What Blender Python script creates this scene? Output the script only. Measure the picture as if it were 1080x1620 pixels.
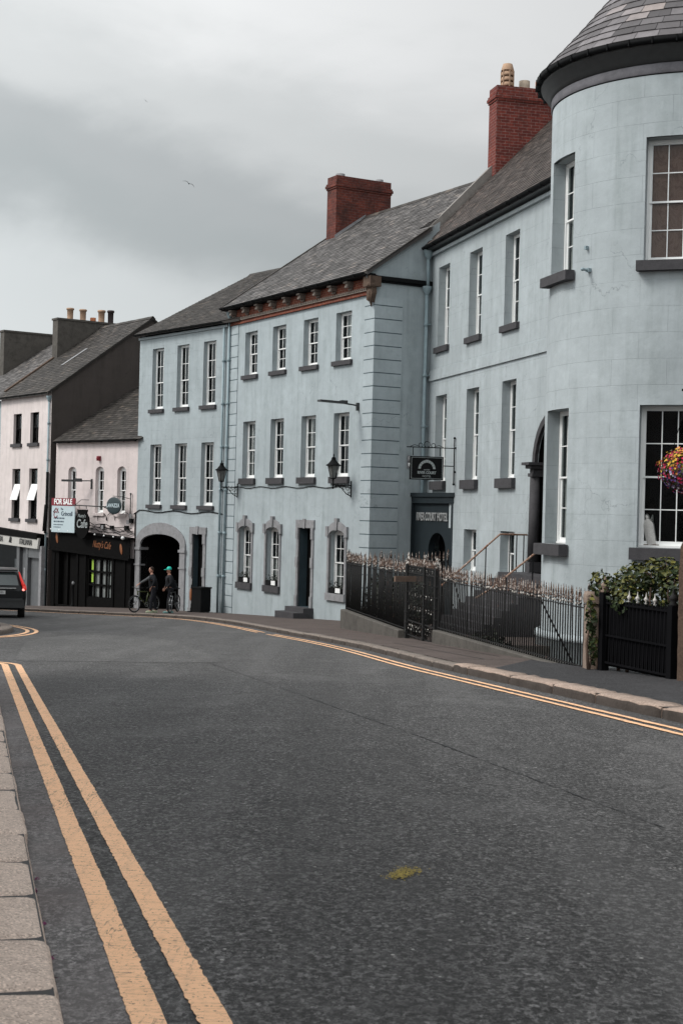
import bpy, math, random
from math import radians as rad, sin, cos, pi, hypot, atan2
from mathutils import Vector, Matrix, noise
random.seed(7)
for o in list(bpy.data.objects): bpy.data.objects.remove(o)
S = bpy.context.scene
col = S.collection

# ------------------------------------------------------------ camera
cd = bpy.data.cameras.new('camera'); cam = bpy.data.objects.new('camera', cd); col.objects.link(cam)
cd.sensor_fit = 'VERTICAL'; cd.sensor_height = 36; cd.lens = 36 * 2350 / 1620
cd.clip_start = .1; cd.clip_end = 3000
cam.matrix_world = Matrix.Translation((0, 0, 1.6)) @ Matrix.Rotation(rad(90), 4, 'X') @ Matrix.Rotation(.025, 4, 'Z')
cd.dof.use_dof = True; cd.dof.focus_distance = 30; cd.dof.aperture_fstop = 14
S.camera = cam
# ------------------------------------------------------------ world: overcast sky
SUN_AZ, SUN_EL = rad(-106), rad(46)          # azimuth from +Y towards +X
W = bpy.data.worlds.new('World'); S.world = W; W.use_nodes = True
nt = W.node_tree; nt.nodes.clear(); N = nt.nodes; Lk = nt.links
wout = N.new('ShaderNodeOutputWorld'); mix = N.new('ShaderNodeMixShader'); mix.inputs[0].default_value = .93
b1 = N.new('ShaderNodeBackground'); b1.inputs[1].default_value = .08
sk = N.new('ShaderNodeTexSky'); sk.sky_type = 'NISHITA'; sk.sun_disc = False; sk.sun_elevation = SUN_EL; sk.sun_rotation = SUN_AZ
Lk.new(sk.outputs[0], b1.inputs[0])
b2 = N.new('ShaderNodeBackground'); b2.inputs[1].default_value = 1.0
tc = N.new('ShaderNodeTexCoord'); sp = N.new('ShaderNodeSeparateXYZ'); Lk.new(tc.outputs['Generated'], sp.inputs[0])
mp = N.new('ShaderNodeMapping'); mp.inputs['Scale'].default_value = (1.0, 1.0, 2.1); Lk.new(tc.outputs['Generated'], mp.inputs[0])
n1 = N.new('ShaderNodeTexNoise'); n1.inputs['Scale'].default_value = 3.2; n1.inputs['Detail'].default_value = 8; n1.inputs['Roughness'].default_value = .55; n1.inputs['Distortion'].default_value = .4
Lk.new(mp.outputs[0], n1.inputs[0])
n2 = N.new('ShaderNodeTexNoise'); n2.inputs['Scale'].default_value = 7; n2.inputs['Detail'].default_value = 5; n2.inputs['Distortion'].default_value = .5
Lk.new(mp.outputs[0], n2.inputs[0])
def wm(op, a, b):
    m = N.new('ShaderNodeMath'); m.operation = op
    for i, v in enumerate((a, b)):
        if hasattr(v, 'name'): Lk.new(v, m.inputs[i])
        else: m.inputs[i].default_value = v
    return m.outputs[0]
e = wm('ADD', sp.outputs[2], wm('MULTIPLY', wm('SUBTRACT', n1.outputs[0], .5), .16))
e = wm('ADD', e, wm('MULTIPLY', sp.outputs[0], .16))
e = wm('ADD', e, wm('MULTIPLY', wm('SUBTRACT', n2.outputs[0], .5), .075))
cr = N.new('ShaderNodeValToRGB'); cr.color_ramp.interpolation = 'EASE'
el = cr.color_ramp.elements
stops = [(0.0, (.66, .69, .695)), (.10, (.63, .66, .665)), (.165, (.43, .46, .465)), (.205, (.46, .485, .49)), (.26, (.66, .68, .68)), (.33, (.90, .91, .91)), (.45, (.84, .86, .87)), (1.0, (.80, .83, .85))]
el[0].position = 0; el[0].color = (*stops[0][1], 1); el[1].position = 1; el[1].color = (*stops[-1][1], 1)
for p, c in stops[1:-1]:
    q = el.new(p); q.color = (*c, 1)
Lk.new(e, cr.inputs[0]); Lk.new(cr.outputs[0], b2.inputs[0])
# the cloud is thinner and brighter on the side where the sun stands, heavier opposite
dt = N.new('ShaderNodeVectorMath'); dt.operation = 'DOT_PRODUCT'; Lk.new(tc.outputs['Generated'], dt.inputs[0]); dt.inputs[1].default_value = (-.93, -.36, 0)
Lk.new(wm('ADD', wm('MULTIPLY', dt.outputs['Value'], 1.0), 1.30), b2.inputs[1])
Lk.new(b1.outputs[0], mix.inputs[1]); Lk.new(b2.outputs[0], mix.inputs[2]); Lk.new(mix.outputs[0], wout.inputs[0])
# ------------------------------------------------------------ sun
sl = bpy.data.lights.new('sun', 'SUN'); sl.energy = 2.3; sl.angle = rad(18); sl.color = (1, .965, .92)
so = bpy.data.objects.new('sun', sl); col.objects.link(so)
sd = Vector((sin(SUN_AZ) * cos(SUN_EL), cos(SUN_AZ) * cos(SUN_EL), sin(SUN_EL)))
so.rotation_euler = sd.to_track_quat('Z', 'Y').to_euler(); so.location = (-10, 10, 40)
S.view_settings.view_transform = 'Standard'; S.view_settings.look = 'None'; S.view_settings.exposure = 0; S.view_settings.gamma = 1
S.render.engine = 'CYCLES'; S.cycles.use_denoising = True; S.cycles.denoising_input_passes = 'RGB_ALBEDO_NORMAL'; S.cycles.denoising_prefilter = 'ACCURATE'; S.cycles.max_bounces = 6; S.cycles.transparent_max_bounces = 12

# ============================================================ materials
class NB:
    def __init__(s, name):
        s.m = bpy.data.materials.new(name); s.m.use_nodes = True
        s.t = s.m.node_tree; s.n = s.t.nodes; s.l = s.t.links
        s.p = s.n['Principled BSDF']
        s.geo = None
    def add(s, ty, **kw):
        x = s.n.new(ty)
        for k, v in kw.items():
            if k in x.inputs: s.put(x.inputs[k], v)
            else: setattr(x, k, v)
        return x
    def put(s, inp, v):
        if isinstance(v, bpy.types.NodeSocket): s.l.new(v, inp)
        elif isinstance(v, tuple) and len(v) == 3 and inp.type == 'RGBA': inp.default_value = (*v, 1)
        else: inp.default_value = v
    def co(s, kind='Object', scale=(1, 1, 1), rot=(0, 0, 0)):
        t = s.add('ShaderNodeTexCoord'); m = s.add('ShaderNodeMapping'); m.inputs['Scale'].default_value = scale; m.inputs['Rotation'].default_value = rot
        s.l.new(t.outputs[kind], m.inputs[0]); return m.outputs[0]
    def noise(s, vec, scale, detail=4, rough=.55, dist=0):
        x = s.add('ShaderNodeTexNoise', Scale=scale, Detail=detail, Roughness=rough, Distortion=dist); s.l.new(vec, x.inputs[0]); return x.outputs[0]
    def ramp(s, f, stops, interp='LINEAR'):
        r = s.add('ShaderNodeValToRGB'); r.color_ramp.interpolation = interp; e = r.color_ramp.elements
        def c4(c): return (c, c, c, 1) if not isinstance(c, tuple) else (*c, 1)
        e[0].position = stops[0][0]; e[0].color = c4(stops[0][1]); e[1].position = stops[-1][0]; e[1].color = c4(stops[-1][1])
        for p, c in stops[1:-1]: q = e.new(p); q.color = c4(c)
        s.l.new(f, r.inputs[0]); return r.outputs[0]
    def math(s, op, a, b=0.0):
        m = s.add('ShaderNodeMath', operation=op); s.put(m.inputs[0], a); s.put(m.inputs[1], b); return m.outputs[0]
    def mixc(s, f, a, b, mode='MIX'):
        m = s.add('ShaderNodeMix', data_type='RGBA', blend_type=mode)
        s.put(m.inputs[0], f); s.put(m.inputs[6], a); s.put(m.inputs[7], b); return m.outputs[2]
    def bump(s, h, strength=.3, dist=.01, prev=None):
        b = s.add('ShaderNodeBump', Strength=strength, Distance=dist); s.l.new(h, b.inputs['Height'])
        if prev is not None: s.l.new(prev, b.inputs['Normal'])
        s.l.new(b.outputs[0], s.p.inputs['Normal']); return b.outputs[0]
    def fin(s, colr, rough=.7, spec=.4, metal=0.0):
        s.put(s.p.inputs['Base Color'], colr); s.put(s.p.inputs['Roughness'], rough)
        s.p.inputs['Specular IOR Level'].default_value = spec; s.p.inputs['Metallic'].default_value = metal
        return s.m
def mul(c, k): return tuple(min(1, v * k) for v in c)

def m_plain(name, c, rough=.6, spec=.4, var=.15, scale=6, metal=0.0, bump=.1):
    b = NB(name); v = b.co(); n = b.noise(v, scale, 5)
    cc = b.mixc(n, mul(c, 1 - var * 1.6), mul(c, 1 + var * 1.6))
    if bump: b.bump(b.noise(v, scale * 8, 3), bump, .004)
    return b.fin(cc, rough, spec, metal)

def m_render(name, c, ashlar=None, stain=.5, lines=.35):
    """painted lime render: soft blotches, grimy streaks, fine hand-floated texture, optional scored ashlar joints"""
    b = NB(name); v = b.co('Object'); uv = b.co('UV')
    big = b.noise(v, .45, 5, .6); med = b.noise(v, 2.3, 6, .65)
    st = b.noise(b.co('Object', (1.5, 1.5, .16)), 1.9, 7, .6, .35)           # vertical run-off streaks
    cc = b.mixc(b.ramp(big, [(.3, 0.0), (.7, 1.0)]), mul(c, .83), mul(c, 1.09))
    cc = b.mixc(b.ramp(med, [(.35, 0.0), (.75, .6)]), cc, mul(c, .78))
    cw = b.add('ShaderNodeTexVoronoi', feature='DISTANCE_TO_EDGE', Scale=.34); cva = b.add('ShaderNodeVectorMath', operation='ADD'); cn = b.add('ShaderNodeTexNoise', Scale=2.2, Detail=7); b.l.new(v, cn.inputs[0]); b.l.new(v, cva.inputs[0]); b.l.new(cn.outputs['Color'], cva.inputs[1]); b.l.new(cva.outputs[0], cw.inputs[0])
    cc = b.mixc(b.math('MULTIPLY', b.ramp(cw.outputs['Distance'], [(0, .7), (.004, 0.0)]), b.ramp(b.noise(v, .6, 2), [(.5, 0.0), (.58, 1.0)])), cc, mul(c, .45))
    gr = b.math('MULTIPLY', b.math('MULTIPLY', b.ramp(st, [(.46, 0.0), (.75, 1.0)]), b.ramp(med, [(.3, .3), (.6, 1.0)])), stain)
    cc = b.mixc(gr, cc, (c[0] * .60, c[1] * .62, c[2] * .60))
    pock = b.ramp(b.noise(v, 22, 2, .5), [(.74, 0.0), (.80, .5)])
    cc = b.mixc(pock, cc, mul(c, .5))
    h = b.noise(v, 45, 5, .6); h2 = b.noise(v, 5, 4, .6)
    bm = b.bump(h, .22, .006); bm = b.bump(h2, .35, .03, bm)
    if ashlar:
        w, hh = ashlar
        wob = b.noise(v, 1.2, 2); off = b.add('ShaderNodeVectorMath', operation='SCALE'); 
        cmb = b.add('ShaderNodeCombineXYZ'); b.l.new(b.math('MULTIPLY', b.math('SUBTRACT', wob, .5), .03), cmb.inputs[1]); b.l.new(b.math('MULTIPLY', b.math('SUBTRACT', wob, .5), .04), cmb.inputs[0])
        ad = b.add('ShaderNodeVectorMath', operation='ADD'); b.l.new(uv, ad.inputs[0]); b.l.new(cmb.outputs[0], ad.inputs[1])
        br = b.add('ShaderNodeTexBrick', offset=.5); br.inputs['Scale'].default_value = 1
        br.inputs['Brick Width'].default_value = w; br.inputs['Row Height'].default_value = hh; br.inputs['Mortar Size'].default_value = .006; br.inputs['Mortar Smooth'].default_value = .25
        b.l.new(ad.outputs[0], br.inputs[0])
        br.inputs['Color1'].default_value = (1, 1, 1, 1); br.inputs['Color2'].default_value = (.93, .93, .93, 1); br.inputs['Mortar'].default_value = (.5, .5, .5, 1)
        fade = b.ramp(b.noise(v, .8, 3), [(.32, .35), (.55, 1.0)])
        cc = b.mixc(b.math('MULTIPLY', fade, lines), cc, b.mixc(1.0, cc, br.outputs['Color'], 'MULTIPLY'))
        bm2 = b.bump(b.math('MULTIPLY', br.outputs['Fac'], fade), .5, .012, bm); bm2.node.invert = True
    return b.fin(cc, .82, .25)

def m_slate(name, c, moss=.3, mc=(.06, .055, .03)):
    b = NB(name); v = b.co(); a = b.add('ShaderNodeAttribute', attribute_name='tint')
    f = a.outputs['Fac']
    cc = b.ramp(f, [(0, mul(c, .45)), (.35, mul(c, .8)), (.7, mul(c, 1.15)), (.93, mul(c, 1.6)), (1, (c[0] * 2.3, c[1] * 2.1, c[2] * 1.9))])
    n = b.noise(v, 3, 6, .65); cc = b.mixc(b.ramp(n, [(.35, 0.0), (.8, .6)]), cc, mul(c, .5))
    ms = b.ramp(b.noise(v, 7, 6, .7), [(.55, 0.0), (.66, moss)]); cc = b.mixc(ms, cc, mc)
    li = b.ramp(b.noise(v, 26, 3, .6), [(.68, 0.0), (.74, .5 * moss)]); cc = b.mixc(li, cc, (.32, .31, .26))
    b.bump(b.noise(v, 30, 4), .4, .01)
    return b.fin(cc, .72, .3)

def m_brick(name, c1, c2, mortar, soot=.4, w=.225, h=.075):
    b = NB(name); uv = b.co('UV'); v = b.co()
    br = b.add('ShaderNodeTexBrick', offset=.5); br.inputs['Scale'].default_value = 1; b.l.new(uv, br.inputs[0])
    for k, q in (('Brick Width', w), ('Row Height', h), ('Mortar Size', .008), ('Mortar Smooth', .3), ('Bias', 0)): br.inputs[k].default_value = q
    br.inputs['Color1'].default_value = (*c1, 1); br.inputs['Color2'].default_value = (*c2, 1); br.inputs['Mortar'].default_value = (*mortar, 1)
    cc = b.mixc(b.ramp(b.noise(v, 9, 5), [(.35, 0.0), (.75, .7)]), br.outputs['Color'], mul(c2, .45))
    cc = b.mixc(b.math('MULTIPLY', b.ramp(b.noise(v, 1.6, 6, .7), [(.42, 0.0), (.7, 1.0)]), soot), cc, (.03, .024, .022))
    x = b.bump(br.outputs['Fac'], .6, .01); x.node.invert = True; b.bump(b.noise(v, 40, 3), .4, .005, x)
    return b.fin(cc, .88, .2)

def m_stone(name, c, scale=8, stain=.6, rough=.85, speck=.25):
    b = NB(name); v = b.co()
    cc = b.mixc(b.noise(v, scale * .3, 5, .65), mul(c, .75), mul(c, 1.2))
    cc = b.mixc(b.ramp(b.noise(v, scale * .9, 6, .7), [(.45, 0.0), (.7, stain)]), cc, mul(c, .42))
    vo = b.add('ShaderNodeTexVoronoi', Scale=scale * 22); b.l.new(v, vo.inputs[0])
    sepc = b.add('ShaderNodeSeparateColor'); b.l.new(vo.outputs['Color'], sepc.inputs[0])
    cc = b.mixc(b.math('MULTIPLY', b.ramp(sepc.outputs[0], [(.6, 0.0), (.8, 1.0)]), speck), cc, mul(c, .35))
    cc = b.mixc(b.math('MULTIPLY', b.ramp(sepc.outputs[1], [(.75, 0.0), (.9, 1.0)]), speck), cc, mul(c, 1.7))
    b.bump(b.noise(v, scale * 5, 6, .7), .55, .012)
    return b.fin(cc, rough, .25)

def m_asphalt(name, c, agg=85, contrast=1.0, patch=.35, fleck=1.0, bumpd=.006, tone=None):
    b = NB(name); v = b.co('Object')
    ve = b.co('Object', (1, .5, 1)); vo = b.add('ShaderNodeTexVoronoi', Scale=agg); b.l.new(ve, vo.inputs[0])
    sc_ = b.add('ShaderNodeSeparateColor'); b.l.new(vo.outputs['Color'], sc_.inputs[0])
    g = b.ramp(sc_.outputs[0], [(0, mul(c, 1 - .55 * contrast)), (.5, c), (.85, mul(c, 1 + .7 * contrast)), (1, mul(c, 1 + 1.6 * contrast))])
    n = b.noise(ve, 30, 6, .78); g = b.mixc(b.ramp(n, [(.45, 1.0), (.54, 0.0)]), g, mul(c, .2))
    n3 = b.noise(b.co('Object', (1, .85, 1)), 21, 6, .8); g = b.mixc(b.ramp(n3, [(.43, .9), (.53, 0.0)]), g, mul(c, .38))
    pt = b.noise(b.co('Object', (1, .55, 1)), .55, 5, .6, .6)
    g = b.mixc(b.ramp(pt, [(.36, patch), (.5, 0.0)]), g, mul(c, .58)); g = b.mixc(b.ramp(pt, [(.52, 0.0), (.7, patch)]), g, mul(c, 1.55))
    g = b.mixc(b.ramp(b.noise(b.co('Object', (1, .75, 1)), 36, 5, .8), [(.51, 0.0), (.60, .8)]), g, mul(c, 2.2))
    if tone: g = b.mixc(b.ramp(b.noise(v, 1.3, 5, .6), [(.4, 0.0), (.62, .6)]), g, tone)
    mot = b.noise(b.co('Object', (1, .8, 1)), 3.2, 7, .74, .3); g = b.mixc(b.ramp(mot, [(.34, .6), (.48, 0.0)]), g, mul(c, .55)); g = b.mixc(b.ramp(mot, [(.53, 0.0), (.68, .42)]), g, mul(c, 1.6))
    trk = b.noise(b.co('Object', (1.25, .05, 1), (0, 0, -.244)), .9, 3, .6); g = b.mixc(b.ramp(trk, [(.36, .32), (.5, 0.0), (.64, .25)]), g, b.mixc(b.ramp(trk, [(.45, 0.0), (.55, 1.0)]), mul(c, .55), mul(c, 1.5)))
    ck = b.add('ShaderNodeTexVoronoi', feature='DISTANCE_TO_EDGE', Scale=.42); wv = b.add('ShaderNodeVectorMath', operation='ADD'); b.l.new(v, wv.inputs[0])
    nz_ = b.add('ShaderNodeTexNoise', Scale=1.6, Detail=6); b.l.new(v, nz_.inputs[0]); b.l.new(nz_.outputs['Color'], wv.inputs[1]); b.l.new(wv.outputs[0], ck.inputs[0])
    g = b.mixc(b.math('MULTIPLY', b.ramp(ck.outputs['Distance'], [(0, .8), (.006, 0.0)]), b.ramp(b.noise(v, .5, 2), [(.52, 0.0), (.6, 1.0)])), g, mul(c, .2))
    fl = b.add('ShaderNodeTexVoronoi', Scale=13.0); b.l.new(v, fl.inputs[0])
    fc = b.add('ShaderNodeSeparateColor'); b.l.new(fl.outputs['Color'], fc.inputs[0])
    m1 = b.math('MULTIPLY', b.math('LESS_THAN', fl.outputs['Distance'], .10), b.math('GREATER_THAN', fc.outputs[0], .90))
    g = b.mixc(b.math('MULTIPLY', m1, .75 * fleck), g, (.45, .44, .42))
    h = b.math('ADD', b.math('MULTIPLY', b.ramp(vo.outputs['Distance'], [(0, 1.0), (.6, 0.0)]), .5), n)
    x = b.bump(h, .9, bumpd); b.bump(b.noise(v, 3.5, 4), .3, .03, x)
    return b.fin(g, .8, .3)

def m_yellow(name):
    b = NB(name); v = b.co()
    c = (.80, .46, .24); geo = b.add('ShaderNodeNewGeometry')
    cc = b.mixc(b.noise(v, 3, 5, .6), (.86, .50, .275), (.98, .60, .36))
    cc = b.mixc(b.ramp(b.noise(v, 14, 6, .75), [(.55, 0.0), (.75, .35)]), cc, (.50, .33, .21))
    w = b.add('ShaderNodeTexNoise', Scale=60, Detail=3); b.l.new(v, w.inputs[0])
    cc = b.mixc(b.ramp(w.outputs[0], [(.62, 0.0), (.68, .85)]), cc, (.07, .06, .055))
    crk = b.noise(b.co('Object', (2.5, 22, 1), (0, 0, .24)), 1.4, 3, .5)
    cc = b.mixc(b.ramp(crk, [(.485, 0.0), (.5, .45), (.515, 0.0)]), cc, (.16, .11, .08))
    tr = b.noise(b.co('Object', (7, .5, 1), (0, 0, -.244)), 2.0, 5, .7); cc = b.mixc(b.ramp(tr, [(.55, 0.0), (.74, .35)]), cc, (.42, .28, .19))
    ck = b.noise(b.co('Object', (1.1, 9, 1), (0, 0, .1)), 2.4, 5, .6); cc = b.mixc(b.ramp(ck, [(.492, 0.0), (.5, .6), (.508, 0.0)]), cc, (.14, .10, .08))
    lc = b.noise(b.co('Object', (9, .9, 1), (0, 0, -.244)), 1.5, 4, .6); cc = b.mixc(b.math('MULTIPLY', b.ramp(lc, [(.488, 0.0), (.5, .9), (.512, 0.0)]), b.ramp(b.noise(v, .9, 2), [(.5, 0.0), (.56, 1.0)])), cc, (.09, .075, .065))
    b.bump(b.noise(v, 35, 5), .5, .005)
    return b.fin(cc, .7, .3)

def m_glass(name, tint=(.02, .024, .026), a=1.0):
    b = NB(name); b.n.remove(b.p)
    tr = b.add('ShaderNodeBsdfTransparent', Color=(.78, .82, .82)); gl = b.add('ShaderNodeBsdfGlossy', Color=(.8, .86, .88), Roughness=.04)
    v = b.co(); bn = b.add('ShaderNodeBump', Strength=.12, Distance=.02); b.l.new(b.noise(v, 1.7, 2), bn.inputs['Height']); b.l.new(bn.outputs[0], gl.inputs['Normal'])
    fr = b.add('ShaderNodeFresnel', IOR=1.40); mx = b.add('ShaderNodeMixShader')
    b.l.new(b.math('MULTIPLY', fr.outputs[0], a), mx.inputs[0]); b.l.new(tr.outputs[0], mx.inputs[1]); b.l.new(gl.outputs[0], mx.inputs[2])
    b.l.new(mx.outputs[0], b.n['Material Output'].inputs[0]); return b.m

def m_rusty(name, base, rust=(.20, .085, .045), white=(.62, .6, .56), ra=.5, wa=.5):
    b = NB(name); v = b.co('Object')
    g = b.add('ShaderNodeNewGeometry'); oi = b.add('ShaderNodeObjectInfo')
    ad = b.add('ShaderNodeVectorMath', operation='ADD'); b.l.new(v, ad.inputs[0]); b.l.new(oi.outputs['Location'], ad.inputs[1])
    n1 = b.noise(ad.outputs[0], 9, 4, .7); n2 = b.noise(ad.outputs[0], 14, 4, .7)
    cc = b.mixc(b.ramp(n1, [(1 - ra - .06, 0.0), (1 - ra + .03, 1.0)]), base, rust)
    cc = b.mixc(b.ramp(n2, [(1 - wa - .03, 0.0), (1 - wa + .02, 1.0)]), cc, white)
    b.bump(n2, .4, .004); return b.fin(cc, .75, .3)

BL = (.380, .432, .452)
M = {}
M['mid'] = m_render('blue_render', BL, None, .75)
M['blue3'] = m_render('blue_scored_render', mul(BL, .97), (1.0, .42), .55, .3)
M['right'] = m_render('pale_blue_scored_render', (.402, .447, .464), (1.25, .56), .7, .42)
M['quoin'] = m_render('blue_quoin_render', mul(BL, 1.03), None, .4)
M['pink'] = m_render('pink_render', (.68, .60, .585), None, .6)
M['cream'] = m_render('off_white_render', (.68, .61, .59), None, .6)
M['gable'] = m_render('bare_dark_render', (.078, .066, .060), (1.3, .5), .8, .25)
M['joint'] = m_plain('dark_joint_paint', (.10, .135, .15), .8, .2)  # darker paint in the joints between quoin blocks
M['slate'] = m_slate('grey_slate', (.115, .108, .105), .25)
M['slate_old'] = m_slate('mossy_slate', (.050, .044, .040), .5)
M['slate_brown'] = m_slate('brown_grey_slate', (.080, .064, .057), .2)
M['slate_tower'] = m_slate('large_slate', (.15, .14, .145), .15)
M['lead'] = m_stone('lead_coping', (.22, .205, .19), 3, .5, .7, .1)
M['brick'] = m_brick('red_brick', (.24, .055, .04), (.15, .036, .03), (.30, .21, .19), .35, .33, .108)
M['brick_old'] = m_brick('sooty_brick', (.20, .055, .038), (.12, .035, .028), (.17, .11, .10), .7, .33, .108)
M['frieze'] = m_brick('orange_brick', (.26, .075, .042), (.17, .045, .03), (.3, .2, .15), .3, .22, .08)
M['pot'] = m_stone('clay_pot', (.42, .28, .19), 6, .5, .8, .05)
M['pot_or'] = m_stone('orange_clay_pot', (.45, .17, .08), 6, .5, .8, .05)
M['limepot'] = m_stone('pale_clay_pot', (.40, .33, .26), 6, .5, .8, .05)
M['pot_dk'] = m_stone('dark_clay_pot', (.06, .045, .045), 6, .5, .8, .05)
M['sill'] = m_stone('dark_limestone', (.062, .06, .064), 6, .5, .8, .15)
M['limest'] = m_stone('grey_limestone', (.26, .26, .268), 4, .55, .8, .15)
M['cornice'] = m_stone('grey_cornice_stone', (.15, .147, .16), 3, .55, .8, .1)
M['concrete'] = m_stone('dirty_concrete', (.10, .092, .082), 4, .7, .9, .2)
M['granite'] = m_stone('pink_granite', (.60, .485, .41), 6.0, .35, .85, .5)
M['granite_g'] = m_stone('grey_granite', (.20, .168, .145), 3.0, .5, .85, .4)
M['granite_r'] = m_stone('worn_granite', (.36, .275, .225), 2.5, .5, .85, .35)
M['pier'] = m_stone('weathered_pier_stone', (.27, .205, .165), 5, .8, .9, .2)
M['rubble'] = m_stone('rough_brown_stone', (.105, .072, .054), 2.4, .9, .95, .25)
M['white'] = m_plain('white_gloss_paint', (.82, .83, .82), .4, .5, .06, 4, 0, .05)
M['black'] = m_plain('black_iron', (.007, .0075, .008), .75, .10, .2, 20)
M['dkgrey'] = m_plain('dark_grey_paint', (.035, .037, .038), .5, .4, .2, 6)
M['shopblk'] = m_plain('black_shopfront_paint', (.005, .0048, .0048), .85, .06, .3, 5)
M['shopgry'] = m_plain('grey_shopfront_paint', (.10, .105, .11), .5, .4, .2, 5)
M['dark'] = m_plain('dark_interior', (.006, .006, .007), .95, .05, .3, 2)
M['portal'] = m_plain('dark_teal_paint', (.013, .020, .024), .6, .3, .2, 3)
M['portal2'] = m_plain('teal_porch_paint', (.04, .062, .074), .6, .3, .2, 3)
M['pipe'] = m_plain('blue_painted_pipe', (.24, .31, .335), .5, .4, .15, 5)
M['glass'] = m_glass('window_glass')
M['curtain'] = m_plain('net_curtain', (.52, .52, .50), .9, .1, .12, 8)
M['wood'] = m_plain('grey_wood', (.16, .11, .085), .8, .2, .3, 10)
M['rail'] = m_rusty('flaking_black_iron', (.010, .010, .010), rust=(.10,.05,.035), ra=.30, wa=.29)
M['spike'] = m_rusty('rusted_iron', (.055, .038, .032), rust=(.15,.095,.07), white=(.46,.40,.36), ra=.5, wa=.45)
M['scroll'] = m_rusty('flaking_scroll_iron', (.012, .012, .012), rust=(.16,.09,.06), ra=.36, wa=.42)
M['spikew'] = m_rusty('flaking_white_iron', (.03, .028, .026), rust=(.13, .08, .06), white=(.56, .53, .49), ra=.45, wa=.46)
M['tipw'] = m_plain('white_painted_iron', (.50, .48, .45), .5, .4, .1, 30)
M['hand'] = m_rusty('worn_handrail', (.30, .2, .15), ra=.45, wa=.35)
M['asphalt'] = m_asphalt('road_asphalt', (.088, .086, .085), 62, 1.5, .45, 1.3, .014)
M['asph_lt'] = m_asphalt('light_asphalt_patch', (.100, .098, .096), 75, .8, .3)
M['gutter'] = m_asphalt('gutter_asphalt', (.150, .142, .140), 105, 1.1, .2, .5, .004, (.13, .108, .105))
M['asph_pv'] = m_asphalt('pavement_asphalt', (.038, .037, .039), 110, .7, .3, .4, .003)
M['paving'] = m_stone('worn_concrete_paving', (.095, .074, .066), 1.6, .6, .9, .25)
M['yellow'] = m_yellow('road_paint')
M['crack'] = m_plain('bitumen', (.02, .02, .021), .6, .3, .3, 10)
def m_board():
    b = NB('plywood_board'); v = b.co('Object', (1, 1, .55)); n = b.noise(v, 3.2, 5, .6, 3.2)
    cc = b.mixc(b.ramp(n, [(.30, 0.0), (.42, .6), (.5, .1), (.6, .9), (.75, 0.0)]), (.33, .20, .155), (.20, .105, .08))
    return b.fin(cc, .85, .2)
M['board'] = m_board()
def m_leaf(name, c1, c2, extra=None):
    b = NB(name); a = b.add('ShaderNodeAttribute', attribute_name='tint')
    st = [(0, mul(c1, .6)), (.5, c1), (1, c2)] if not extra else extra
    cc = b.ramp(a.outputs['Fac'], st, 'CONSTANT' if extra else 'LINEAR'); return b.fin(cc, .55, .3)
M['ivy'] = m_leaf('ivy_leaf', (.022, .038, .010), (.15, .14, .025))
M['hedge'] = m_leaf('dark_hedge_leaf', (.010, .013, .008), (.03, .036, .018))
M['petal'] = m_leaf('petals', (0, 0, 0), (0, 0, 0), [(0, (.45, .03, .09)), (.24, (.55, .03, .09)), (.42, (.62, .40, .05)), (.60, (.60, .24, .05)), (.66, (.13, .07, .26)), (.80, (.33, .26, .48)), (.9, (.70, .66, .74))])

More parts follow.
